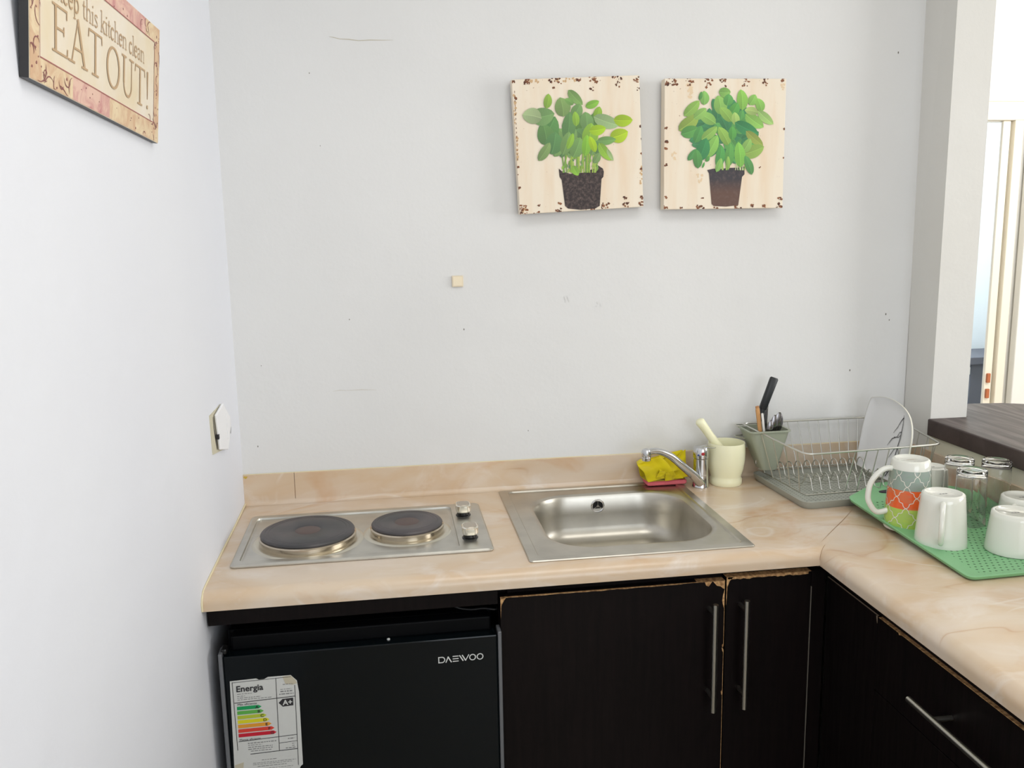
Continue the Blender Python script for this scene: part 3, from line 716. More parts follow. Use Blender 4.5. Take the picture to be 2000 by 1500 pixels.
# ------------------------------------------------------------------ green mat, mugs, glasses
gm = thing('drying_mat', 'green perforated drying mat holding upturned mugs and glasses', 'mat', (1.502, -.5, .0))
go = [(p[0], p[1]) for p in quad_round([(1.349, -.721), (1.347, -.303), (1.464, -.213), (1.556, -.213), (1.650, -.300), (1.652, -.706), (1.5, -.716)], .016, 0, 6)]
def gz(y): t = min(1, max(0, (y+.39)/.09)); return .0006+.0205*t*t*(3-2*t)
def gl(k, z): return [(1.5+(x-1.5)*(1-k/.15), -.46+(y+.46)*(1-k/.25), z+gz(y)) for x, y in go]
nn = len(go)
b = MB()
loops = [gl(.006, .0), gl(.001, .003), gl(0, .008), gl(.0015, .0088), gl(.006, .0075), gl(.010, .0058)]
for k in (.03, .06, .09, .12, .148): loops.append(gl(k, .0056))
b.loft(loops, True, True)
build('mat_sheet', b, M_green, gm, smooth=True, angle=60)
hh = MB(); hh.prism([(1.500+.062*math.copysign(abs(math.cos(a))**.6, math.cos(a)), -.277+.013*math.copysign(abs(math.sin(a))**.8, math.sin(a))) for a in [2*PI*i/32 for i in range(32)]], lambda u, v, h: (u, v, gz(v)+h), .0050, .0068)
build('grip_hole', hh, mat('dark_slot', (52, 50, 58), .7), gm)
h2 = MB(); h2.prism([(1.53+.045*math.copysign(abs(math.cos(a))**.6, math.cos(a)), -.689+.006*math.sin(a)) for a in [2*PI*i/32 for i in range(32)]], lambda u, v, h: (u, v, gz(v)+h), .0055, .0072)
build('grip_hole', h2, mat('pale_slot', (190, 210, 180), .6), gm)
ZM = .0072
def mug(label, x, y, rb, rt, h, hang, hs, style=None, zoff=0, group='white mugs upside down on the green mat'):
    t = thing('mug', label, 'mug', (x, y, ZM+zoff), group if style is None else None)
    z0 = ZM+zoff; th = .0032
    pr = [(rb-.0030, z0), (rb-.0006, z0), (rb, z0+.0014)]
    for i in range(1, 9):
        q = i/9; pr.append((rb+(rt-rb)*(q**1.15), z0+h*q*.97))
    pr += [(rt-.0004, z0+h*.975), (rt-.0025, z0+h*.993), (rt-.0050, z0+h), (rt-.0070, z0+h), (rt-.0090, z0+h-.0022), (.006, z0+h-.0026)]
    body = MB().lathe(x, y, pr, 48, False, True)
    inn = [(rb-.0030, z0), (rb-th, z0+.002)]+[(rb+(rt-rb)*q-th, z0+h*q*.95) for q in (.3, .6, .85)]+[(rt-.010, z0+h-.008), (.005, z0+h-.009)]
    body.lathe(x, y, inn, 48, False, True)
    build('body', body, M_mug, t, smooth=True, angle=50)
    if style: 
        z1, z2 = z0+h*.045, z0+h*.865
        k = 64; bb = MB(); bb.uv = []
        def rr(z): q = (z-z0)/(h*.97); return rb+(rt-rb)*(max(q, .0)**1.15)+.0005
        lv = 14
        for j in range(lv+1):
            z = z1+(z2-z1)*j/lv
            for i in range(k): bb.v.append((x+rr(z)*math.cos(2*PI*i/k), y+rr(z)*math.sin(2*PI*i/k), z))
        for j in range(lv):
            for i in range(k):
                bb.f.append((j*k+i, j*k+(i+1) % k, (j+1)*k+(i+1) % k, (j+1)*k+i)); bb.mi.append(0); bb.c.append(None)
                bb.uv.append([(i/k, j/lv), ((i+1)/k, j/lv), ((i+1)/k, (j+1)/lv), (i/k, (j+1)/lv)])
        tb_ = build('trellis_band', bb, M_trellis, t, smooth=True)
        def cf(u, v, q): zz = z1+(z2-z1)*v; r_0 = rr(zz)+q; return (x+r_0*math.cos(2*PI*u), y+r_0*math.sin(2*PI*u), zz)
        half = [(0, .5), (.070, .462), (.125, .400), (.150, .335), (.156, .290), (.200, .262), (.25, .25)]
        edge = half+[(.5-p, .5-q) for p, q in reversed(half[:-1])]
        NU, NV = 7, 2.72; tl = MB()
        for i in range(2*NU):
            for j in range(-1, 7):
                if (i+j) % 2: continue
                for sx_ in (1, -1):
                    for sy_ in (1, -1):
                        if sy_ < 0 and sx_ < 0 and False: continue
                        pts = [((i*.5+p*sx_)/NU, (j*.5+q*sy_)/NV) for p, q in edge]
                        run = []
                        for p in pts+[(9, 9)]:
                            if -.001 <= p[1] <= 1.001: run.append(p)
                            else:
                                if len(run) > 1:
                                    sc_ = 2*PI*rr((z1+z2)/2); hh0 = z2-z1
                                    tl.ribbon([(a_*sc_, b_*hh0) for a_, b_ in run], .0014, lambda u, v, q, sc_=sc_, hh0=hh0: cf(u/sc_, v/hh0, q), .0001, .00025)
                                run = []
        build('trellis_lines', tl, M_trellis_line, tb_)
    st = MB()
    for i in range(3):
        st.add([(x-.010+i*.006, y-.004, z0+h-.0021), (x-.006+i*.006, y-.004, z0+h-.0021), (x-.006+i*.006, y-.001, z0+h-.0021), (x-.010+i*.006, y-.001, z0+h-.0021)], [(0, 1, 2, 3)])
    build('base_stamp', st, M_stamp if not style else mat('faint_stamp', (196, 176, 160), .5), t)
    if hang is not None:
        c = Vector((math.cos(R(hang)), math.sin(R(hang)), 0))
        za, zb, out, w = hs
        ra = rb+(rt-rb)*(za/h)-.002; rc = rb+(rt-rb)*(zb/h)-.002
        pts = [(ra, za), (ra+out*.55, za-.003), (ra+out*.95, za+(zb-za)*.22), (ra+out, za+(zb-za)*.45), (rc+out*1.0, za+(zb-za)*.72), (rc+out*.62, zb-.004), (rc+out*.25, zb+.004), (rc, zb+.003)]
        pth = spline([(x+c.x*r, y+c.y*r, z0+z) for r, z in pts], 5)
        build('handle', MB().tube(pth, w, 12), M_mug, t, smooth=True, angle=80)
    return t
mug('tall mug with grey, orange and lime trellis bands, upside down on the mat', 1.400, -.448, .0465, .0375, .146, 172, (.036, .122, .042, .0058), style=1)
mug('white mug in front of the patterned mug with its handle facing forward', 1.4055, -.551, .0480, .0395, .104, 236, (.022, .088, .024, .0052))
mug('white mug half hidden behind the patterned mug', 1.5235, -.333, .0365, .0330, .073, None, None, zoff=.0195)
mug('white mug nearest the mat end, cut by the right picture edge', 1.516, -.610, .0490, .0410, .078, -20, (.020, .064, .028, .0050))
mug('white mug against the half wall with its handle toward the patterned mug', 1.596, -.527, .0480, .0390, .078, 214, (.016, .062, .030, .0050))
def glass(label, x, y, rb, rt, h, zoff=0):
    t = thing('drinking_glass', label, 'glass', (x, y, ZM+zoff), 'tall glasses upside down on the green mat')
    z0 = ZM+zoff; b = MB()
    pr = [(rb-.0012, z0+.0), (rb, z0+.0012)]+[(rb+(rt-rb)*q, z0+(h-.004)*q) for q in (.25, .5, .75, .95)]+[(rt, z0+h-.003), (rt-.002, z0+h), (rt-.006, z0+h+.0003), (rt-.009, z0+h-.0012), (.002, z0+h-.0016)]
    inn = [(rb-.0010, z0), (rb-.0013, z0+.0012)]+[(rb+(rt-rb)*q-.0013, z0+(h-.010)*q) for q in (.25, .5, .75, .95)]+[(rt-.0035, z0+h-.0080), (rt-.008, z0+h-.0065), (.002, z0+h-.0062)]
    n_ = 48; loop = [[(x+r*math.cos(2*PI*i/n_), y+r*math.sin(2*PI*i/n_), z) for i in range(n_)] for r, z in list(reversed(inn))+pr[1:]]
    b.loft(loop, True, True)
    build('glass_body', b, M_glass, t, smooth=True, angle=60)
    return t
glass('tall clear glass nearest the front of the three upturned glasses', 1.523, -.470, .0315, .0285, .122)
glass('tall clear glass at the back left of the three, beside the bar edge', 1.5445, -.398, .0305, .0285, .122, .004)
glass('tall clear glass at the back right of the three, against the half wall', 1.612, -.424, .0305, .0285, .122, .002)

# ------------------------------------------------------------------ bar top
BT = [(1.654, -.1135), (1.662, -.1135)]
b = MB()
outer = [(1.654, -2.5), (1.654, -.1133), (1.7585, -.1133), (1.7585, .032), (1.88, .032), (1.95, .022), (2.02, -.012), (2.06, -.07), (2.075, -.15), (2.08, -.4), (2.08, -2.5)]
def xy(u, v, h): return (u, v, h)
b.prism(outer, xy, .1108, .152)
bt = tag(build('bar_top', b, M_bar, bevel=.003), 'dark brown wooden bar top lying on the half wall', 'bar top')
# smudge lying on the bar's top
build('dark_mark', MB().prism([(1.720+.010*math.cos(a), -.375+.003*math.sin(a)) for a in [2*PI*i/14 for i in range(14)]], xy, .1521, .1526), M_dark, bt)

# ------------------------------------------------------------------ base cabinets
YF = -.500
def board(x0, x1, y0, y1, z0, z1): return MB().box(x0, x1, y0, y1, z0, z1)
rl = tag(build('fascia_rail', board(.004, .5375, YF+.008, YF+.026, -.0745, -.0345), M_cab, bevel=.0012), 'narrow dark rail under the worktop above the fridge', 'rail')
sc = thing('sink_cabinet', 'dark wenge cabinet under the sink with two doors and bar handles', 'cabinet', (.85, -.25, -.9))
b = MB(); b.box(.5405, .557, -.47, -.015, -.9, -.036); b.box(1.20, 1.215, -.47, -.015, -.9, -.160); b.box(.557, 1.20, -.02, -.012, -.9, -.165); b.box(.557, 1.20, -.47, -.02, -.86, -.845)
b.box(.557, 1.19, -.478, -.462, -.078, -.036)
build('carcass', b, M_cab, sc)
def door(x0, x1, ztop, zt2):
    o = build('door', board(x0, x1, YF, YF+.018, -.84, ztop), M_cab, sc, bevel=.0008)
    return o
def bar_handle(par, x, z0, z1, y):
    h = build('handle', MB().tube([(x, y-.035, z1), (x, y-.035, z0)], .0055, 16), M_satin, par, smooth=True, angle=50)
    for z in (z1-.022, z0+.028):
        build('stand_off', MB().tube([(x, y-.031, z), (x, y-.0002, z)], .0045, 12), M_satin, h, smooth=True, angle=50)
d1_ = door(.5405, .9865, -.0585, 0); bar_handle(d1_, .9545, -.316, -.091, YF)
ff_ = lambda u, v, h: (u, YF-h, v)
def ragged(x0, x1, z, amp, seed, n=30, base=.0012):
    rnd = random.Random(seed); top = [(x0, z), (x1, z)]; low = []
    for i in range(n+1):
        low.append((x1+(x0-x1)*i/n, z-base-amp*max(0, rnd.random()-.35)))
    return top+low
e = MB(); e.box(.5405, .9865, YF, YF+.003, -.0585, -.0580); e.box(.93, .9865, YF+.003, YF+.018, -.0585, -.0580)
e.prism(ragged(.542, .9, -.0588, .0018, 3, 22, .0004), ff_, 0, .0003)
e.prism([(.945, -.0588), (.960, -.0588), (.957, -.063), (.953, -.068), (.948, -.066)], ff_, 0, .0003)
e.prism([(.962, -.0588), (.9862, -.0588), (.9862, -.076), (.982, -.074), (.978, -.070), (.970, -.068)], ff_, 0, .0003)
e.prism([(.9862, -.076), (.9862, -.117), (.984, -.112), (.9815, -.100), (.983, -.088)], ff_, 0, .0003)
e.prism([(.541, -.0588), (.552, -.0588), (.547, -.066), (.5425, -.075), (.541, -.10)], ff_, 0, .0003)
e.box(.9858, .9866, YF-.0002, YF+.002, -.84, -.117)
for z in (-.190, -.196, -.290): e.prism([(.9865, z), (.983, z-.004), (.984, z-.010), (.9865, z-.014)], ff_, 0, .0003)
build('chipped_edge', e, M_chipboard, d1_)
d2_ = door(.9895, 1.166, -.0525, 0); bar_handle(d2_, 1.0185, -.315, -.088, YF)
e = MB(); e.box(.9895, 1.166, YF, YF+.018, -.0525, -.0518)
e.prism(ragged(.992, 1.160, -.0527, .0040, 5, 26, .0035), ff_, 0, .0003)
e.prism([(.9896, -.0527), (1.004, -.0527), (.996, -.060), (.9915, -.072), (.9905, -.10), (.9896, -.11)], ff_, 0, .0003)
build('chipped_edge', e, M_chipboard, d2_)
fl = build('filler_strip', board(1.168, 1.1985, YF+.002, YF+.018, -.84, -.052), M_cab, sc, bevel=.0008)
build('pale_edge_line', MB().box(1.1672, 1.1680, YF-.0006, YF+.004, -.84, -.085), mat('pale_edge_band', (128, 122, 112), .6), fl)

XF = 1.1995
cc_ = thing('drawer_cabinet', 'dark wenge cabinet under the right worktop with drawer and bar handle', 'cabinet', (1.42, -.85, -.9))
b = MB(); b.box(XF+.02, XR-.01, -.70, -.682, -.88, -.040); b.box(XF+.02, XR-.01, -1.5, -1.482, -.88, -.036); b.box(XF+.006, XF+.02, -1.5, -.50, -.0655, -.036); b.box(XR-.016, XR-.01, -1.482, -.70, -.88, -.04)
build('carcass', b, M_cab, cc_)
cp_ = build('corner_panel', MB().box(XF+.0005, XF+.0185, -.686, YF-.002, -.84, -.066), M_cab, cc_, bevel=.0008)
e = MB(); e.box(XF+.0005, XF+.003, -.686, YF-.002, -.066, -.0655); e.prism([(-.686, -.066), (-.682, -.067), (-.6845, -.076), (-.686, -.080)], lambda u, v, h: (XF-h, u, v), 0, .0006)
build('worn_edge', e, mat('worn_pale_edge', (150, 132, 112), .7), cp_)
def drawer(z0, z1):
    o = build('drawer', MB().box(XF, XF+.018, -1.46, -.6885, z0, z1), M_cab, cc_, bevel=.0006)
    return o
dw = drawer(-.206, -.068)
e = MB(); e.box(XF+.0004, XF+.018, -1.46, -.6885, -.068, -.0673)
e.prism([(-.760, -.068), (-.752, -.068), (-.754, -.0705)], lambda u, v, h: (XF-h, u, v), 0, .0003)
build('bare_top_edge', e, M_chipboard, dw)
hd_ = build('handle', MB().tube([(XF-.034, -.842, -.137), (XF-.034, -1.30, -.137)], .0055, 16), M_satin, dw, smooth=True, angle=50)
for y in (-.905, -1.237): build('stand_off', MB().tube([(XF-.030, y, -.137), (XF-.0002, y, -.137)], .0045, 12), M_satin, hd_, smooth=True)
dw2 = drawer(-.40, -.2085)
h3 = build('handle', MB().tube([(XF-.034, -.842, -.31), (XF-.034, -1.30, -.31)], .0055, 16), M_satin, dw2, smooth=True, angle=50)
for y in (-.905, -1.237): build('stand_off', MB().tube([(XF-.030, y, -.31), (XF-.0002, y, -.31)], .0045, 12), M_satin, h3, smooth=True)
drawer(-.84, -.4025)

# ------------------------------------------------------------------ fridge
fg = thing('mini_fridge', 'black mini fridge under the hob with an energy sticker on its door', 'fridge', (.28, -.28, -.9))
build('body', MB().box(.030, .528, -.455, -.03, -.88, -.100), M_fridge_body, fg, bevel=.006)
for q in ((.05, -.42), (.51, -.42), (.05, -.06), (.51, -.06)):
    build('foot', MB().lathe(q[0], q[1], [(.014, -.9), (.016, -.895), (.012, -.88)], 16), M_blackpl, fg)
YD = -.512
b = MB(); b.box(.0285, .5325, YD, YD+.045, -.875, -.1265)
dr_ = build('door', b, M_fridge, fg, bevel=.003)
b = MB(); b.box(.042, .522, YD+.022, YD+.052, -.1265, -.0985)
build('door_top_lip', b, M_fridge_body, dr_, bevel=.003)
for x in (.0215, .5330):
    s_ = build('side_strip', MB().box(x, x+.0070, YD-.003, YD+.030, -.875, -.1200), M_strip, dr_, bevel=.0015)
build('strip_cap', MB().box(.0245, .0355, YD+.006, YD+.028, -.1265, -.1150), M_blackpl, dr_, bevel=.003)
build('lip_screw', MB().lathe(.328, YD+.016, [(.003, -.1265), (.003, -.1245), (.001, -.1235)], 12), M_logo, dr_)
# the maker's lettering, drawn as strokes
lx0, lx1, lz0, lz1 = .419, .5055, -.1745, -.1620
ll = lambda u, v, h: (lx0+u*(lx1-lx0), YD-h, lz0+(v*(lz1-lz0))+.0008*u)
def ringpts(cx, cy, rx, ry, n=20, a0=0, a1=360): return [(cx+rx*math.cos(R(a0+(a1-a0)*i/n)), cy+ry*math.sin(R(a0+(a1-a0)*i/n))) for i in range(n+1)]
b = MB()
def st(pts, w=.022):
    m = len(pts); P_ = [(p[0]*(lx1-lx0), p[1]*(lz1-lz0)) for p in pts]
    b.ribbon(P_, w*(lx1-lx0), lambda u, v, h: (lx0+u, YD-h, lz0+v+.0008*u/(lx1-lx0)), .0001, .0006)
st([(.012, .0), (.012, 1.0)]); st([(.0, .93), (.08, .93)]+ringpts(.08, .5, .062, .43, 14, 90, -90)+[(.0, .07)])
st([(.165, 0), (.222, .95)]); st([(.212, .95), (.288, .0)], .026)
for v_ in (.10, .5, .90): st([(.315, v_), (.445, v_)])
st([(.465, 1.0), (.545, .05)], .026); st([(.525, 1.0), (.600, .05)], .026); st([(.594, .05), (.672, 1.0)], .020)
st(ringpts(.752, .5, .064, .44, 28)); st(ringpts(.916, .5, .064, .44, 28))
build('brand_lettering', b, M_logo, dr_)
# energy sticker
fs = lambda u, v, h: (.0385+u*.1170-v*.0035, YD-.0004-h, -.1745-v*.2100+u*.0010)
b = MB(); SP = [(0, 0), (.40, -.004), (.44, .010), (.52, .009), (.58, -.008), (.93, -.005), (1.02, .050), (1.045, .16), (1.055, .86), (1.02, .875), (1.00, .90), (.98, 1.0), (.02, 1.0), (.01, .93), (-.01, .82), (-.005, .5)]
b.prism(list(reversed(SP)), fs, 0, .0004)
stk = build('energy_sticker', b, M_paper, dr_)
b = MB(); b.prism(list(reversed([(.80, .0), (.93, -.003), (1.0, .045), (1.02, .075), (.95, .085), (.84, .07), (.82, .03)])), fs, .0004, .0007)
build('torn_corner', b, M_tear, stk); b = MB()
b.prism(list(reversed([(.0, .80), (.14, .78), (.12, .88), (.20, .93), (.22, 1.0), (.02, 1.0)])), fs, .0004, .0006)
build('torn_corner', b, M_tear, stk)
b = MB()
def ln(x0, y0, x1, y1, w=.006): b.ribbon([(x0, y0), (x1, y1)], w, fs, .0004, .0008)
ln(.035, .01, .06, .66, .009); ln(.985, .09, .985, .86, .009); ln(.70, .01, .70, .70, .009); ln(.04, .015, .93, .008, .004)
ln(.05, .208, .985, .195, .006); ln(.08, .578, .985, .563, .005); ln(.70, .630, .985, .623, .004); ln(.25, .708, .985, .700, .006)
b2_ = MB()
for (x0_, y_, x1_, w_) in ((.10, .128, .33, .006), (.10, .148, .22, .006), (.10, .165, .46, .006), (.10, .182, .78*.8, .006), (.80, .075, .95, .007), (.76, .12, .93, .005), (.76, .14, .95, .012), (.74, .165, .96, .010),
                       (.22, .603, .66, .009), (.22, .622, .44, .005), (.22, .642, .60, .007), (.22, .661, .60, .007), (.26, .680, .58, .007), (.84, .594, .94, .010), (.90, .645, .95, .007), (.90, .665, .94, .007), (.80, .684, .95, .009),
                       (.42, .775, .66, .006), (.28, .800, .95, .005), (.28, .815, .90, .005), (.35, .835, .80, .006), (.24, .86, .9, .004), (.24, .88, .86, .004), (.24, .92, .84, .004), (.24, .95, .8, .004)):
    x = x0_
    rnd = random.Random(int(y_*1000))
    while x < x1_:
        q = min(x1_, x+rnd.uniform(.02, .06)); b2_.ribbon([(x, y_), (q, y_)], w_*.8, fs, .0004, .0007); x = q+.012
build('ruled_lines', b, M_ink, stk)
build('small_print', b2_, M_ink_g, stk)
arrows = [((0, 150, 84), .46), ((90, 170, 70), .49), ((176, 190, 50), .53), ((216, 208, 20), .57), ((222, 150, 40), .60), ((214, 60, 44), .64), ((196, 14, 44), .67)]
for i, (c, w) in enumerate(arrows):
    y_ = .262+i*.0430; hh_ = .0165
    b = MB(); b.prism(list(reversed([(.085, y_-hh_), (w-.045, y_-hh_), (w, y_), (w-.045, y_+hh_), (.085, y_+hh_)])), fs, .0004, .0008)
    build('rating_arrow', b, mat('rating_colour', c, .55), stk)
def ftxt(s, u, v, size, squeeze=1.0, bold=0, m=None, lift=.0010):
    return build('printed_word', text_mesh(s, size, lambda a, b_, h: fs(u+a/.117, v-b_/.21, h), 0, lift, squeeze=squeeze, bold=bold), m or M_ink, stk)
ftxt('Energia', .085, .105, .0165, 1.0, .0004)
ftxt('Más eficiente', .095, .236, .0066, 1.0); ftxt('Menos eficiente', .095, .572, .0060, 1.0)
for i, ch in enumerate('ABCDEFG'):
    ftxt(ch, arrows[i][1]-.095, (.262+i*.043+.013), .0075, 1.15, .0002)
b = MB(); b.prism(list(reversed([(.725, .245), (.785, .212), (.950, .209), (.950, .281), (.785, .284)])), fs, .0004, .0008)
build('rating_badge', b, M_ink, stk)
ftxt('A+', .790, .268, .0138, 1.0, .0004, M_paper, .0012)

# thin cable hanging in the gap above the fridge
tag(build('cable', MB().tube(spline([(.455, -.452, -.076), (.458, -.458, -.088), (.485, -.462, -.094), (.512, -.466, -.092), (.5365, -.470, -.094), (.5345, -.44, -.0935), (.531, -.40, -.0905)], 5), .0022, 8), M_cable, smooth=True), 'thin black cable hanging in the gap above the fridge', 'cable')

# ------------------------------------------------------------------ switch box on the left wall
sw = thing('wall_switch', 'broken white switch plate hanging off its box on the left wall', 'switch', (.002, -.24, .235))
b = MB(); b.prism([(-.327, .284), (-.208, .284), (-.205, .188), (-.325, .206)], lefts, 0, .0025)
build('wall_box', b, M_switch_hole, sw)
b = MB(); b.prism([(-.296, .279), (-.216, .287), (-.150, .246), (-.148, .222), (-.196, .184), (-.278, .204)], lefts, .004, .009)
pt = build('cover_plate', b, M_switch, sw, bevel=.002)
b = MB(); b.prism([(-.197, .262), (-.165, .248), (-.164, .220), (-.196, .206)], lefts, .009, .0100)
build('rocker', b, M_switch, pt, bevel=.001)
b = MB(); b.ribbon([(-.301, .276), (-.299, .25), (-.290, .225), (-.284, .206)], [.003, .005, .007, .003], lefts, .0025, .0033)
build('dark_gap', b, M_ink, sw); b = MB()
b.prism([(-.291, .237), (-.284, .238), (-.283, .229), (-.290, .228)], lefts, .0040, .0092)
b.ribbon([(-.166, .212), (-.152, .224)], [.004, .001], lefts, .0092, .0100)
build('dark_gap', b, M_ink, sw)

# beige square blanking cap on the back wall
cpq = tag(build('blanking_cap', MB().box(.5045, .5310, -.0005, .0048, .4985, .5245), M_beige_edge, bevel=.0012), 'small beige square cap on the back wall left of the pictures', 'wall cap')
build('cap_face', MB().box(.5070, .5285, -.0014, -.0004, .5010, .5220), M_beige, cpq, bevel=.0004)

# ------------------------------------------------------------------ pictures
def picture(label, corners, depth, cropc, kind, seed):
    """corners TL TR BR BL in (x, z); a board hung on the wall with its print"""
    TL, TR, BR, BL = [Vector((x, 0, z)) for x, z in corners]; yf = -.030
    def fn(u, v, h):
        p = (BL*(1-u)+BR*u)*(1-v)+(TL*(1-u)+TR*u)*v
        return (p.x, yf-h, p.z)
    c = fn(.5, 0, 0)
    t = thing('wall_picture', label, 'picture', (c[0], 0, c[2]), 'herb pictures on the back wall')
    b = MB(); b.prism([(0, 0), (1, 0), (1, 1), (0, 1)], fn, -.026, 0)
    bo = build('board', b, M_canvas, t, bevel=.0012)
    (ax, ay), (bx_, by_), (cx_, cy_), (dx, dy) = cropc
    def cv(x, y):
        # crop pixels to board fractions
        u, v = .5, .5
        for _ in range(12):
            X = (dx*(1-u)+cx_*u)*(1-v)+(ax*(1-u)+bx_*u)*v; Y = (dy*(1-u)+cy_*u)*(1-v)+(ay*(1-u)+by_*u)*v
            u += (x-X)/(bx_-ax); v -= (y-Y)/(dy-ay)
        return (u, v)
    rnd = random.Random(seed)
    def blob(b, x, y, r, h0, h1, ir=.5, sx_=1, sy_=1, mi=0):
        k = 11; pts = []
        for i in range(k):
            a = 2*PI*i/k; q = r*(1-ir*rnd.random()); pts.append(cv(x+q*math.cos(a)*sx_, y+q*math.sin(a)*sy_))
        pts = [(min(1, max(0, p[0])), min(1, max(0, p[1]))) for p in pts]
        b.prism(list(reversed(pts)), fn, h0, h1+nxt()*.3, mi, sides=False)
    return t, fn, cv, rnd, blob, bo

LAY = [0]
def nxt():
    LAY[0] += 1; return LAY[0]*.0000016
def leaf(b, cv, fn, x, y, L, Wd, ang, col, k, tip=1.0):
    """printed leaf centred at crop pixel (x, y); two tones and a midrib"""
    a = R(ang); ca, sa = math.cos(a), -math.sin(a)
    def P_(s, w):   # s along -.5...5, w across
        return cv(x+(s*L)*ca-(w*Wd)*sa*1.0, y+(s*L)*sa+(w*Wd)*ca)
    ss = [-.5+i/10 for i in range(11)]
    def wd(s):
        q = (s+.5); return .5*math.sin(PI*min(1, q**.9))**(.62) if 0 < q < 1 else 0
    bend = .06
    up = [(s, wd(s)+bend*(1-4*s*s)) for s in ss]; lo = [(s, -wd(s)+bend*(1-4*s*s)) for s in ss]; md = [(s, bend*(1-4*s*s)) for s in ss]
    c2 = tuple(min(255, int(v*1.10+6)) for v in col); c3 = tuple(int(v*.93) for v in col)
    h = .0010+nxt()
    for i in range(10):
        for A, B_, c in ((lo, md, c3), (md, up, col)):
            pts = [P_(*A[i]), P_(*A[i+1]), P_(*B_[i+1]), P_(*B_[i])]
            gsh = .90+.018*i
            b.prism(pts, fn, 0, h, 0, tuple(min(255, int(q*gsh)) for q in c), sides=False)
    for i in range(9):
        s0, s1 = ss[i], ss[i+1]
        pts = [P_(s0, md[i][1]-.012), P_(s1, md[i+1][1]-.012), P_(s1, md[i+1][1]+.012), P_(s0, md[i][1]+.012)]
        b.prism(pts, fn, 0, h+.0000008, 0, c2, sides=False)

def edge_rust(b, bs, blob, cv, fn, rnd, spots):
    for x, y, r, n_ in spots:
        for _ in range(n_):
            blob(b, x+rnd.uniform(-r, r), y+rnd.uniform(-r*.8, r*.8), rnd.uniform(6, 17), 0, .0003, .6)

# left picture
t, fn, cv, rnd, blob, bo = picture('left basil picture, hung slightly tilted, loose pale leaves over a dark soil pot', [(.649, .958), (.943, .969), (.955, .675), (.663, .662)], .026, [(90, 125), (1305, 80), (1340, 1330), (170, 1400)], 0, 11)
b = MB()
edge_rust(b, None, blob, cv, fn, rnd, [(240, 145, 30, 14), (470, 130, 30, 6), (470, 210, 20, 3), (500, 120, 60, 8), (720, 130, 25, 9), (860, 120, 40, 14), (855, 205, 25, 5), (1090, 110, 45, 14), (1090, 170, 25, 4), (1270, 120, 30, 10), (1290, 210, 20, 4),
    (110, 150, 14, 5), (1320, 560, 12, 7), (1325, 680, 8, 5), (1330, 820, 10, 8), (1325, 960, 10, 7), (1330, 1240, 20, 10), (1318, 1300, 20, 10), (200, 1340, 35, 14), (200, 1385, 40, 10), (330, 1390, 30, 4), (350, 1310, 8, 2), (540, 1290, 18, 6), (530, 1360, 25, 10),
    (970, 1320, 35, 12), (1170, 1250, 18, 5), (1175, 1310, 28, 12), (820, 1345, 50, 14), (150, 945, 8, 3), (150, 1020, 6, 2), (160, 1145, 6, 3), (130, 300, 6, 4)])
for i in range(16):
    blob(b, 118+i*2.0, 240+i*42, 7, 0, .0003, .5, .6, 2.2)
build('rust_flakes', b, M_rust, bo)
b = MB()
for (x, y, r, n_) in ((300, 140, 60, 8), (600, 125, 90, 12), (1320, 1000, 14, 10), (120, 400, 8, 10), (140, 800, 8, 10), (210, 1360, 30, 6)):
    for _ in range(n_): blob(b, x+rnd.uniform(-r, r), y+rnd.uniform(-14, 14)*(1 if r > 20 else 10), rnd.uniform(9, 18), 0, .00015, .5)
build('rust_wash', b, M_rustsoft, bo)
b = MB(); pot = [(532, 960), (560, 985), (640, 1010), (760, 1000), (870, 960), (905, 930), (950, 960), (960, 990), (955, 1040), (938, 1060), (920, 1320), (880, 1345), (740, 1358), (620, 1345), (592, 1320), (560, 1070), (540, 1040)]
b.prism([cv(*p) for p in reversed(pot)], fn, 0, .0008, sides=False)
build('printed_pot', b, M_soil, bo)
G = dict(dk=(92, 134, 74), md=(120, 160, 88), br=(150, 188, 50), yl=(168, 202, 24), pl=(156, 184, 128), lm=(138, 186, 56))
b = MB(); k = 0
for i in range(26):
    x = rnd.uniform(560, 880); x2_ = x+rnd.uniform(-60, 60); a = [cv(x, 1000), cv((x+x2_)/2+rnd.uniform(-10, 10), 840), cv(x2_, 640)]
    b.ribbon(a, .010, fn, 0, .0010+nxt(), 0, rnd.choice([(142, 172, 60), (110, 150, 60), (160, 186, 80)]))
for i in range(30):
    leaf(b, cv, fn, rnd.uniform(545, 900), rnd.uniform(830, 985), rnd.uniform(28, 60), rnd.uniform(18, 34), rnd.uniform(0, 360), rnd.choice([G['md'], G['lm'], G['dk'], (120, 160, 60)]), 1)
for i in range(26):
    leaf(b, cv, fn, rnd.uniform(380, 900), rnd.uniform(480, 800), rnd.uniform(110, 190), rnd.uniform(70, 110), rnd.uniform(40, 140), rnd.choice([G['dk'], G['md'], (88, 132, 56)]), 8)
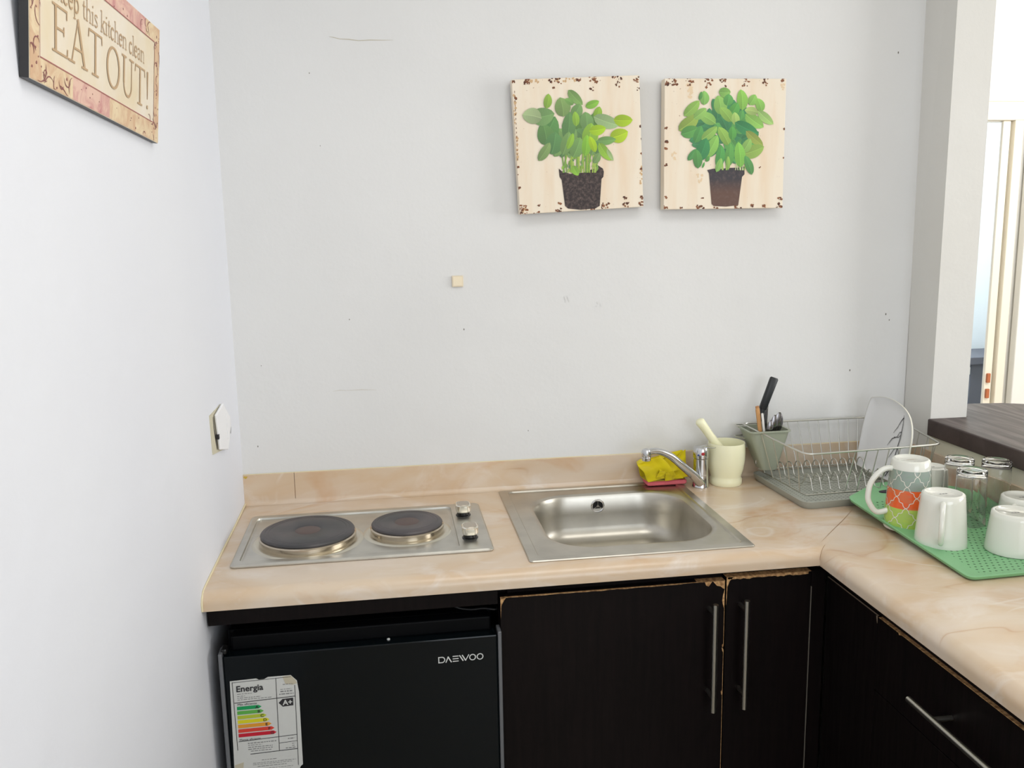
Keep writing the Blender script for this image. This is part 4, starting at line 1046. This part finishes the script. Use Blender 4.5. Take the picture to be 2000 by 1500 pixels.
LV = [(430, 585, 250, 190, 60, 'dk'), (400, 640, 190, 160, 100, 'dk'), (480, 720, 200, 170, 80, 'dk'), (395, 800, 190, 90, 58, 'md'), (620, 560, 260, 130, 85, 'dk'), (600, 720, 210, 110, 75, 'md'), (700, 760, 190, 130, 70, 'md'),
      (380, 460, 210, 170, 10, 'md'), (280, 470, 170, 150, 170, 'pl'), (560, 380, 170, 150, 100, 'md'), (425, 325, 130, 78, 82, 'lm'), (690, 290, 180, 90, -45, 'md'), (630, 330, 90, 60, 150, 'md'), (850, 350, 130, 74, 22, 'lm'), (700, 410, 130, 110, 60, 'md'),
      (690, 490, 130, 70, 95, 'lm'), (790, 510, 160, 130, 95, 'md'), (900, 430, 110, 80, 70, 'lm'), (985, 510, 240, 130, -18, 'pl'), (1145, 500, 170, 115, 0, 'yl'), (1105, 640, 170, 135, 20, 'yl'), (985, 690, 170, 82, 5, 'md'), (970, 800, 190, 90, -55, 'lm'), (1020, 830, 120, 40, -62, 'pl'),
      (820, 640, 210, 150, 80, 'lm'), (900, 590, 150, 100, 10, 'yl'), (790, 740, 190, 90, 85, 'lm'), (850, 730, 150, 70, 110, 'yl'), (640, 700, 150, 60, 70, 'lm'), (890, 860, 110, 70, 60, 'md'), (690, 980, 100, 70, -60, 'lm')]
for i, (x, y, L_, W_, a, c) in enumerate(LV): leaf(b, cv, fn, x, y, L_*1.08, W_, a, tuple(int(v+rnd.uniform(-6, 6)) for v in G[c]), 12+i)
build('printed_leaves', b, M_print, bo)

# right picture
LAY[0] = 0
t, fn, cv, rnd, blob, bo = picture('right basil picture, hung straight, dense green leaves over a brown pot', [(1.003, .962), (1.297, .963), (1.298, .667), (1.004, .668)], .026, [(95, 112), (1278, 120), (1238, 1370), (78, 1392)], 1, 23)
b = MB()
edge_rust(b, None, blob, cv, fn, rnd, [(160, 128, 60, 26), (115, 160, 16, 8), (335, 125, 40, 14), (325, 180, 14, 3), (520, 130, 38, 12), (520, 180, 28, 6), (655, 125, 36, 14), (665, 180, 20, 4), (885, 122, 30, 8), (870, 170, 24, 6), (1060, 130, 45, 14), (1060, 165, 24, 4), (1240, 130, 26, 7),
    (105, 590, 8, 5), (108, 720, 14, 10), (105, 790, 10, 6), (95, 950, 12, 8), (95, 1270, 12, 6), (95, 1370, 22, 10), (250, 1370, 14, 4), (450, 1275, 16, 4), (430, 1350, 36, 8), (800, 1365, 34, 12), (930, 1345, 20, 6), (1050, 1350, 12, 6), (1215, 1280, 20, 8), (1205, 1345, 28, 10), (1255, 600, 6, 5), (1250, 880, 6, 5), (590, 1372, 30, 6), (1015, 970, 8, 3)])
build('rust_flakes', b, M_rust, bo)
b = MB()
for (x, y, r, n_) in ((330, 200, 30, 14), (330, 260, 24, 8), (430, 1080, 26, 8), (180, 860, 20, 6), (1240, 200, 20, 6)):
    for _ in range(n_): blob(b, x+rnd.uniform(-r, r), y+rnd.uniform(-40, 40), rnd.uniform(10, 20), 0, .00012, .5)
build('rust_wash', b, mat('faint_rust_wash', (228, 204, 170), .7), bo)
b = MB(); pot = [(498, 1000), (560, 985), (620, 990), (700, 978), (800, 975), (862, 965), (862, 1040), (838, 1065), (800, 1345), (680, 1360), (560, 1355), (540, 1335), (518, 1060), (515, 1030)]
b.prism([cv(*p) for p in reversed(pot)], fn, 0, .0008, sides=False)
build('printed_pot', b, M_soil2, bo)
G2 = dict(dk=(66, 134, 86), md=(92, 160, 84), lt=(140, 190, 92), pl=(168, 200, 112), ol=(150, 174, 82))
b = MB()
for i in range(24):
    x = rnd.uniform(560, 860); b.ribbon([cv(x, 1000), cv(x+rnd.uniform(-30, 30), 860)], .007, fn, 0, .0010+nxt(), 0, rnd.choice([(150, 186, 90), (96, 150, 80), (190, 206, 150)]))
for i in range(70):
    a = rnd.uniform(0, 2*PI); q = math.sqrt(rnd.random()); x = 665+290*q*math.cos(a); y = 640+270*q*math.sin(a)
    leaf(b, cv, fn, x, y, rnd.uniform(120, 190), rnd.uniform(70, 110), math.degrees(math.atan2(-(y-700), x-665))+rnd.uniform(-40, 40), rnd.choice([G2['dk'], G2['dk'], G2['md']]), 2+i/10)
LV = [(350, 400, 200, 100, 45, 'lt'), (320, 540, 230, 130, 38, 'ol'), (470, 300, 130, 90, 90, 'lt'), (435, 280, 80, 36, 75, 'md'), (670, 245, 110, 100, 0, 'lt'), (835, 320, 190, 110, 95, 'lt'), (940, 320, 110, 90, 60, 'lt'), (1010, 370, 130, 90, 110, 'lt'), (1070, 490, 190, 90, -40, 'pl'),
      (960, 520, 210, 120, -35, 'lt'), (930, 430, 130, 80, 170, 'pl'), (500, 500, 180, 110, 150, 'lt'), (430, 450, 150, 90, 40, 'lt'), (620, 370, 180, 130, 100, 'lt'), (700, 320, 110, 100, 80, 'md'), (760, 410, 140, 100, 60, 'md'), (680, 460, 170, 100, 130, 'lt'), (770, 500, 120, 80, 95, 'pl'),
      (330, 620, 170, 120, 20, 'md'), (410, 650, 170, 90, 70, 'md'), (520, 640, 190, 90, 40, 'lt'), (660, 670, 200, 100, 120, 'lt'), (740, 640, 130, 80, 90, 'md'), (880, 590, 240, 120, -25, 'dk'), (960, 690, 210, 90, -40, 'ol'), (940, 810, 230, 130, 20, 'ol'), (880, 760, 150, 90, 60, 'lt'),
      (540, 770, 240, 110, 62, 'lt'), (450, 800, 230, 130, 70, 'dk'), (350, 850, 130, 60, 55, 'md'), (400, 890, 180, 90, 95, 'md'), (620, 870, 220, 90, 80, 'md'), (710, 850, 230, 90, 85, 'md'), (810, 850, 240, 110, 95, 'lt'), (900, 950, 190, 80, 110, 'md'), (610, 950, 140, 60, 70, 'lt'), (700, 930, 130, 40, 90, 'lt'), (460, 950, 60, 20, 70, 'md'), (500, 890, 60, 40, 60, 'md')]
for i, (x, y, L_, W_, a, c) in enumerate(LV): leaf(b, cv, fn, x, y, L_*1.05, W_, a, tuple(int(v+rnd.uniform(-8, 8)) for v in G2[c]), 14+i)
build('printed_leaves', b, M_print, bo)

# ------------------------------------------------------------------ sign on the left wall
SO = Vector((.0105, -1.10, .770)); SV = Vector((.0165, 0, .167)).normalized(); SU = Vector((0, 1, 0)); SN = Vector((SV.z, 0, -SV.x))
SL, SH = .511, .1685
def sf(u, v, h):
    vv = v+.0149*(1-u/SL)*(1-v/SH)
    return SO+SU*u+SV*vv+SN*h
sg = thing('wall_sign', 'rose and cream slogan sign leaning forward on the left wall', 'sign', (.005, -.85, .770))
sgb = MB(); sgb.prism([(0, 0), (SL, 0), (SL, SH), (0, SH)], sf, -.0095, 0)
# edges dark, face parchment
sgb.mi = [0, 1, 2, 1, 1, 1]
pn = build('panel', sgb, [M_sign, M_signedge, M_signunder], sg, bevel=.0008)
b = MB()
segs_p = []
def patch(m, u0, v0, u1, v1, h=.0003, name='rose_band'):
    build(name, MB().prism([(u0, v0), (u1, v0), (u1, v1), (u0, v1)], sf, 0, h, sides=False), m, pn)
patch(M_signpink, .125, .001, .262, .0275); patch(M_signtan, .262, .001, .408, .0275, name='tan_band'); patch(M_signtan, .408, .001, SL-.001, .0275, name='tan_band')
patch(M_signtan, .001, .001, .125, .0275, name='tan_band')
patch(M_signpink, .18, SH-.0235, .43, SH-.001); patch(M_signtan, .43, SH-.0235, SL-.001, SH-.001, name='tan_band'); patch(M_signtan, .001, SH-.0235, .18, SH-.001, name='tan_band')
patch(M_signtan, .001, .0275, .026, SH-.0235, name='tan_band'); patch(M_signtan, SL-.030, .0275, SL-.001, SH-.0235, name='tan_band')
b = MB()
def sl(pts, w): b.ribbon(pts, w, sf, .0003, .0006)
sl([(.027, .0285), (SL-.031, .0275)], .0013); sl([(.027, .0285), (.027, SH-.024)], .0009); sl([(SL-.031, .0275), (SL-.031, SH-.024)], .0009); sl([(.027, SH-.024), (SL-.031, SH-.024)], .0013)
build('frame_line', b, M_signline, pn)
b = MB(); rnd = random.Random(5)
def vine(u, v, L_, a, s):
    pts = [(u, v)]; 
    for i in range(7): a += s; u += L_/7*math.cos(a); v += L_/7*math.sin(a); pts.append((u, v))
    pts = [(min(SL-.002, max(.002, p[0])), min(SH-.002, max(.002, p[1]))) for p in pts]
    sl(pts, [.0004, .0012, .0018, .0016, .0014, .0010, .0008, .0004])
for i in range(46):
    z = rnd.random()
    if z < .3: u, v = rnd.uniform(.004, .022), rnd.uniform(.02, .15)
    elif z < .6: u, v = rnd.uniform(SL-.026, SL-.006), rnd.uniform(.01, .15)
    elif z < .8: u, v = rnd.uniform(.03, .12), rnd.uniform(.004, .024)
    else: u, v = rnd.uniform(.40, .49), rnd.choice([rnd.uniform(.004, .024), rnd.uniform(SH-.022, SH-.004)])
    vine(u, v, rnd.uniform(.012, .03), rnd.uniform(0, 6.28), rnd.uniform(-.5, .5))
for i in range(60):
    z = rnd.random()
    if z < .5: u, v = rnd.choice([rnd.uniform(.004, .024), rnd.uniform(SL-.028, SL-.004)]), rnd.uniform(.006, SH-.006)
    else: u, v = rnd.uniform(.01, SL-.01), rnd.choice([rnd.uniform(.004, .024), rnd.uniform(SH-.022, SH-.004)])
    q = rnd.uniform(.0008, .0026); b.prism([(u+q*math.cos(a)*rnd.uniform(.5, 1), v+q*math.sin(a)*rnd.uniform(.5, 1)) for a in [i_*PI/3.5 for i_ in range(7)]], sf, .0003, .0006)
build('vine_ornament', b, M_signorn, pn)
# serif lettering from strokes; glyph units: cap height 1
TK, TN = .092, .040
def arc(cx, cy, rx, ry, a0, a1, n=12): return [(cx+rx*math.cos(R(a0+(a1-a0)*i/n)), cy+ry*math.sin(R(a0+(a1-a0)*i/n))) for i in range(n+1)]
def serif(x, y, w=.26): return ([(x-w/2, y), (x+w/2, y)], TN)
GL = {'E': (.62, [([(.14, 0), (.14, 1)], TK), ([(.02, .025), (.58, .025)], TN), ([(.02, .975), (.56, .975)], TN), ([(.14, .52), (.44, .52)], TN), ([(.57, .0), (.58, .20)], TN), ([(.55, .80), (.55, 1.0)], TN), ([(.44, .42), (.44, .62)], TN)]),
      'A': (.78, [([(.12, 0), (.38, 1)], TN), ([(.36, 1), (.66, 0)], TK), ([(.20, .34), (.56, .34)], TN), serif(.12, .02), serif(.66, .02)]),
      'T': (.70, [([(.35, 0), (.35, 1)], TK), ([(.04, .975), (.66, .975)], TN), ([(.04, .80), (.06, 1.0)], TN), ([(.66, .80), (.64, 1.0)], TN), serif(.35, .02, .3)]),
      'O': (.82, [(arc(.40, .5, .31, .48, 0, 360, 28), [TN+abs(math.cos(2*PI*i/28))*(TK-TN) for i in range(29)])]),
      'U': (.78, [([(.16, 1), (.16, .32)], TK), (arc(.38, .32, .22, .30, 180, 360, 12), TN*1.3), ([(.60, .32), (.60, 1)], TN), serif(.16, .98), serif(.60, .98)]),
      '!': (.30, [([(.14, .26), (.14, 1.0)], [TN, TK*1.2]), (arc(.14, .05, .025, .025, 0, 360, 8), .05)])}
X = .60      # x height
def bowl(cx, a0=0, a1=360): return (arc(cx, X/2, .17, X/2-.02, a0, a1, 18), .075)
sm = .062
GL.update({'k': (.50, [([(.10, 0), (.10, 1)], sm), ([(.12, .26), (.40, X)], .05), ([(.20, .34), (.42, 0)], sm), serif(.10, .02, .2), serif(.42, .02, .18), serif(.38, X-.02, .18), ([(.0, .98), (.1, .98)], .05)]),
      'e': (.44, [bowl(.21, 20, 320), ([(.05, .33), (.37, .33)], .045), ([(.37, .33), (.36, .42)], .05)]),
      'p': (.52, [([(.10, -.3), (.10, X)], sm), bowl(.26, 170, -170), serif(.10, -.28, .2), ([(.0, X-.03), (.1, X-.02)], .05)]),
      't': (.32, [([(.13, .80), (.13, .12), (.18, .03), (.28, .05)], sm), ([(.02, X-.02), (.28, X-.02)], .05)]),
      'h': (.54, [([(.10, 0), (.10, 1)], sm), (arc(.26, .40, .16, .19, 170, 0, 10)+[(.42, 0)], sm*.85), serif(.10, .02, .18), serif(.42, .02, .18), ([(.0, .98), (.1, .98)], .05)]),
      'i': (.26, [([(.12, 0), (.12, X)], sm), serif(.12, .02, .2), (arc(.12, .84, .02, .02, 0, 360, 8), .06), ([(.02, X-.03), (.12, X-.02)], .05)]),
      's': (.38, [([(.32, .50), (.24, .58), (.10, .55), (.07, .43), (.18, .33), (.30, .24), (.32, .12), (.20, .02), (.05, .08)], .06)]),
      'c': (.42, [bowl(.21, 40, 320)]),
      'n': (.54, [([(.10, 0), (.10, X)], sm), (arc(.26, .40, .16, .19, 170, 0, 10)+[(.42, 0)], sm*.85), serif(.10, .02, .18), serif(.42, .02, .18), ([(.0, X-.03), (.1, X-.02)], .05)]),
      'l': (.26, [([(.12, 0), (.12, 1)], sm), serif(.12, .02, .2), ([(.02, .98), (.12, .98)], .05)]),
      'a': (.46, [([(.06, .50), (.16, .59), (.28, .57), (.33, .45), (.33, .10), (.40, .03)], .06), (arc(.19, .17, .13, .15, 60, 330, 12), .055)]),
      ' ': (.28, [])})
def write(s, u0, u1, v0, capv, h0=.0004):
    tot = sum(GL[c][0] for c in s); k = (u1-u0)/tot; b = MB(); x = u0
    for c in s:
        w, strokes = GL[c]
        for pts, ww in strokes:
            P_ = [(x+p[0]*k, v0+p[1]*capv) for p in pts]
            sc_ = (k+capv)/2
            b.ribbon(P_, [q*sc_ for q in ww] if isinstance(ww, list) else ww*sc_, sf, h0, h0+.0003)
        x += w*k
    return b
build('lettering', write('EAT', .060, .232, .0435, .053), M_signtext, pn)
build('lettering', write('OUT!', .243, .456, .0415, .053), M_signtext, pn)
build('lettering', write('keep this kitchen clean', .075, .425, .1025, .026), M_signtext, pn)
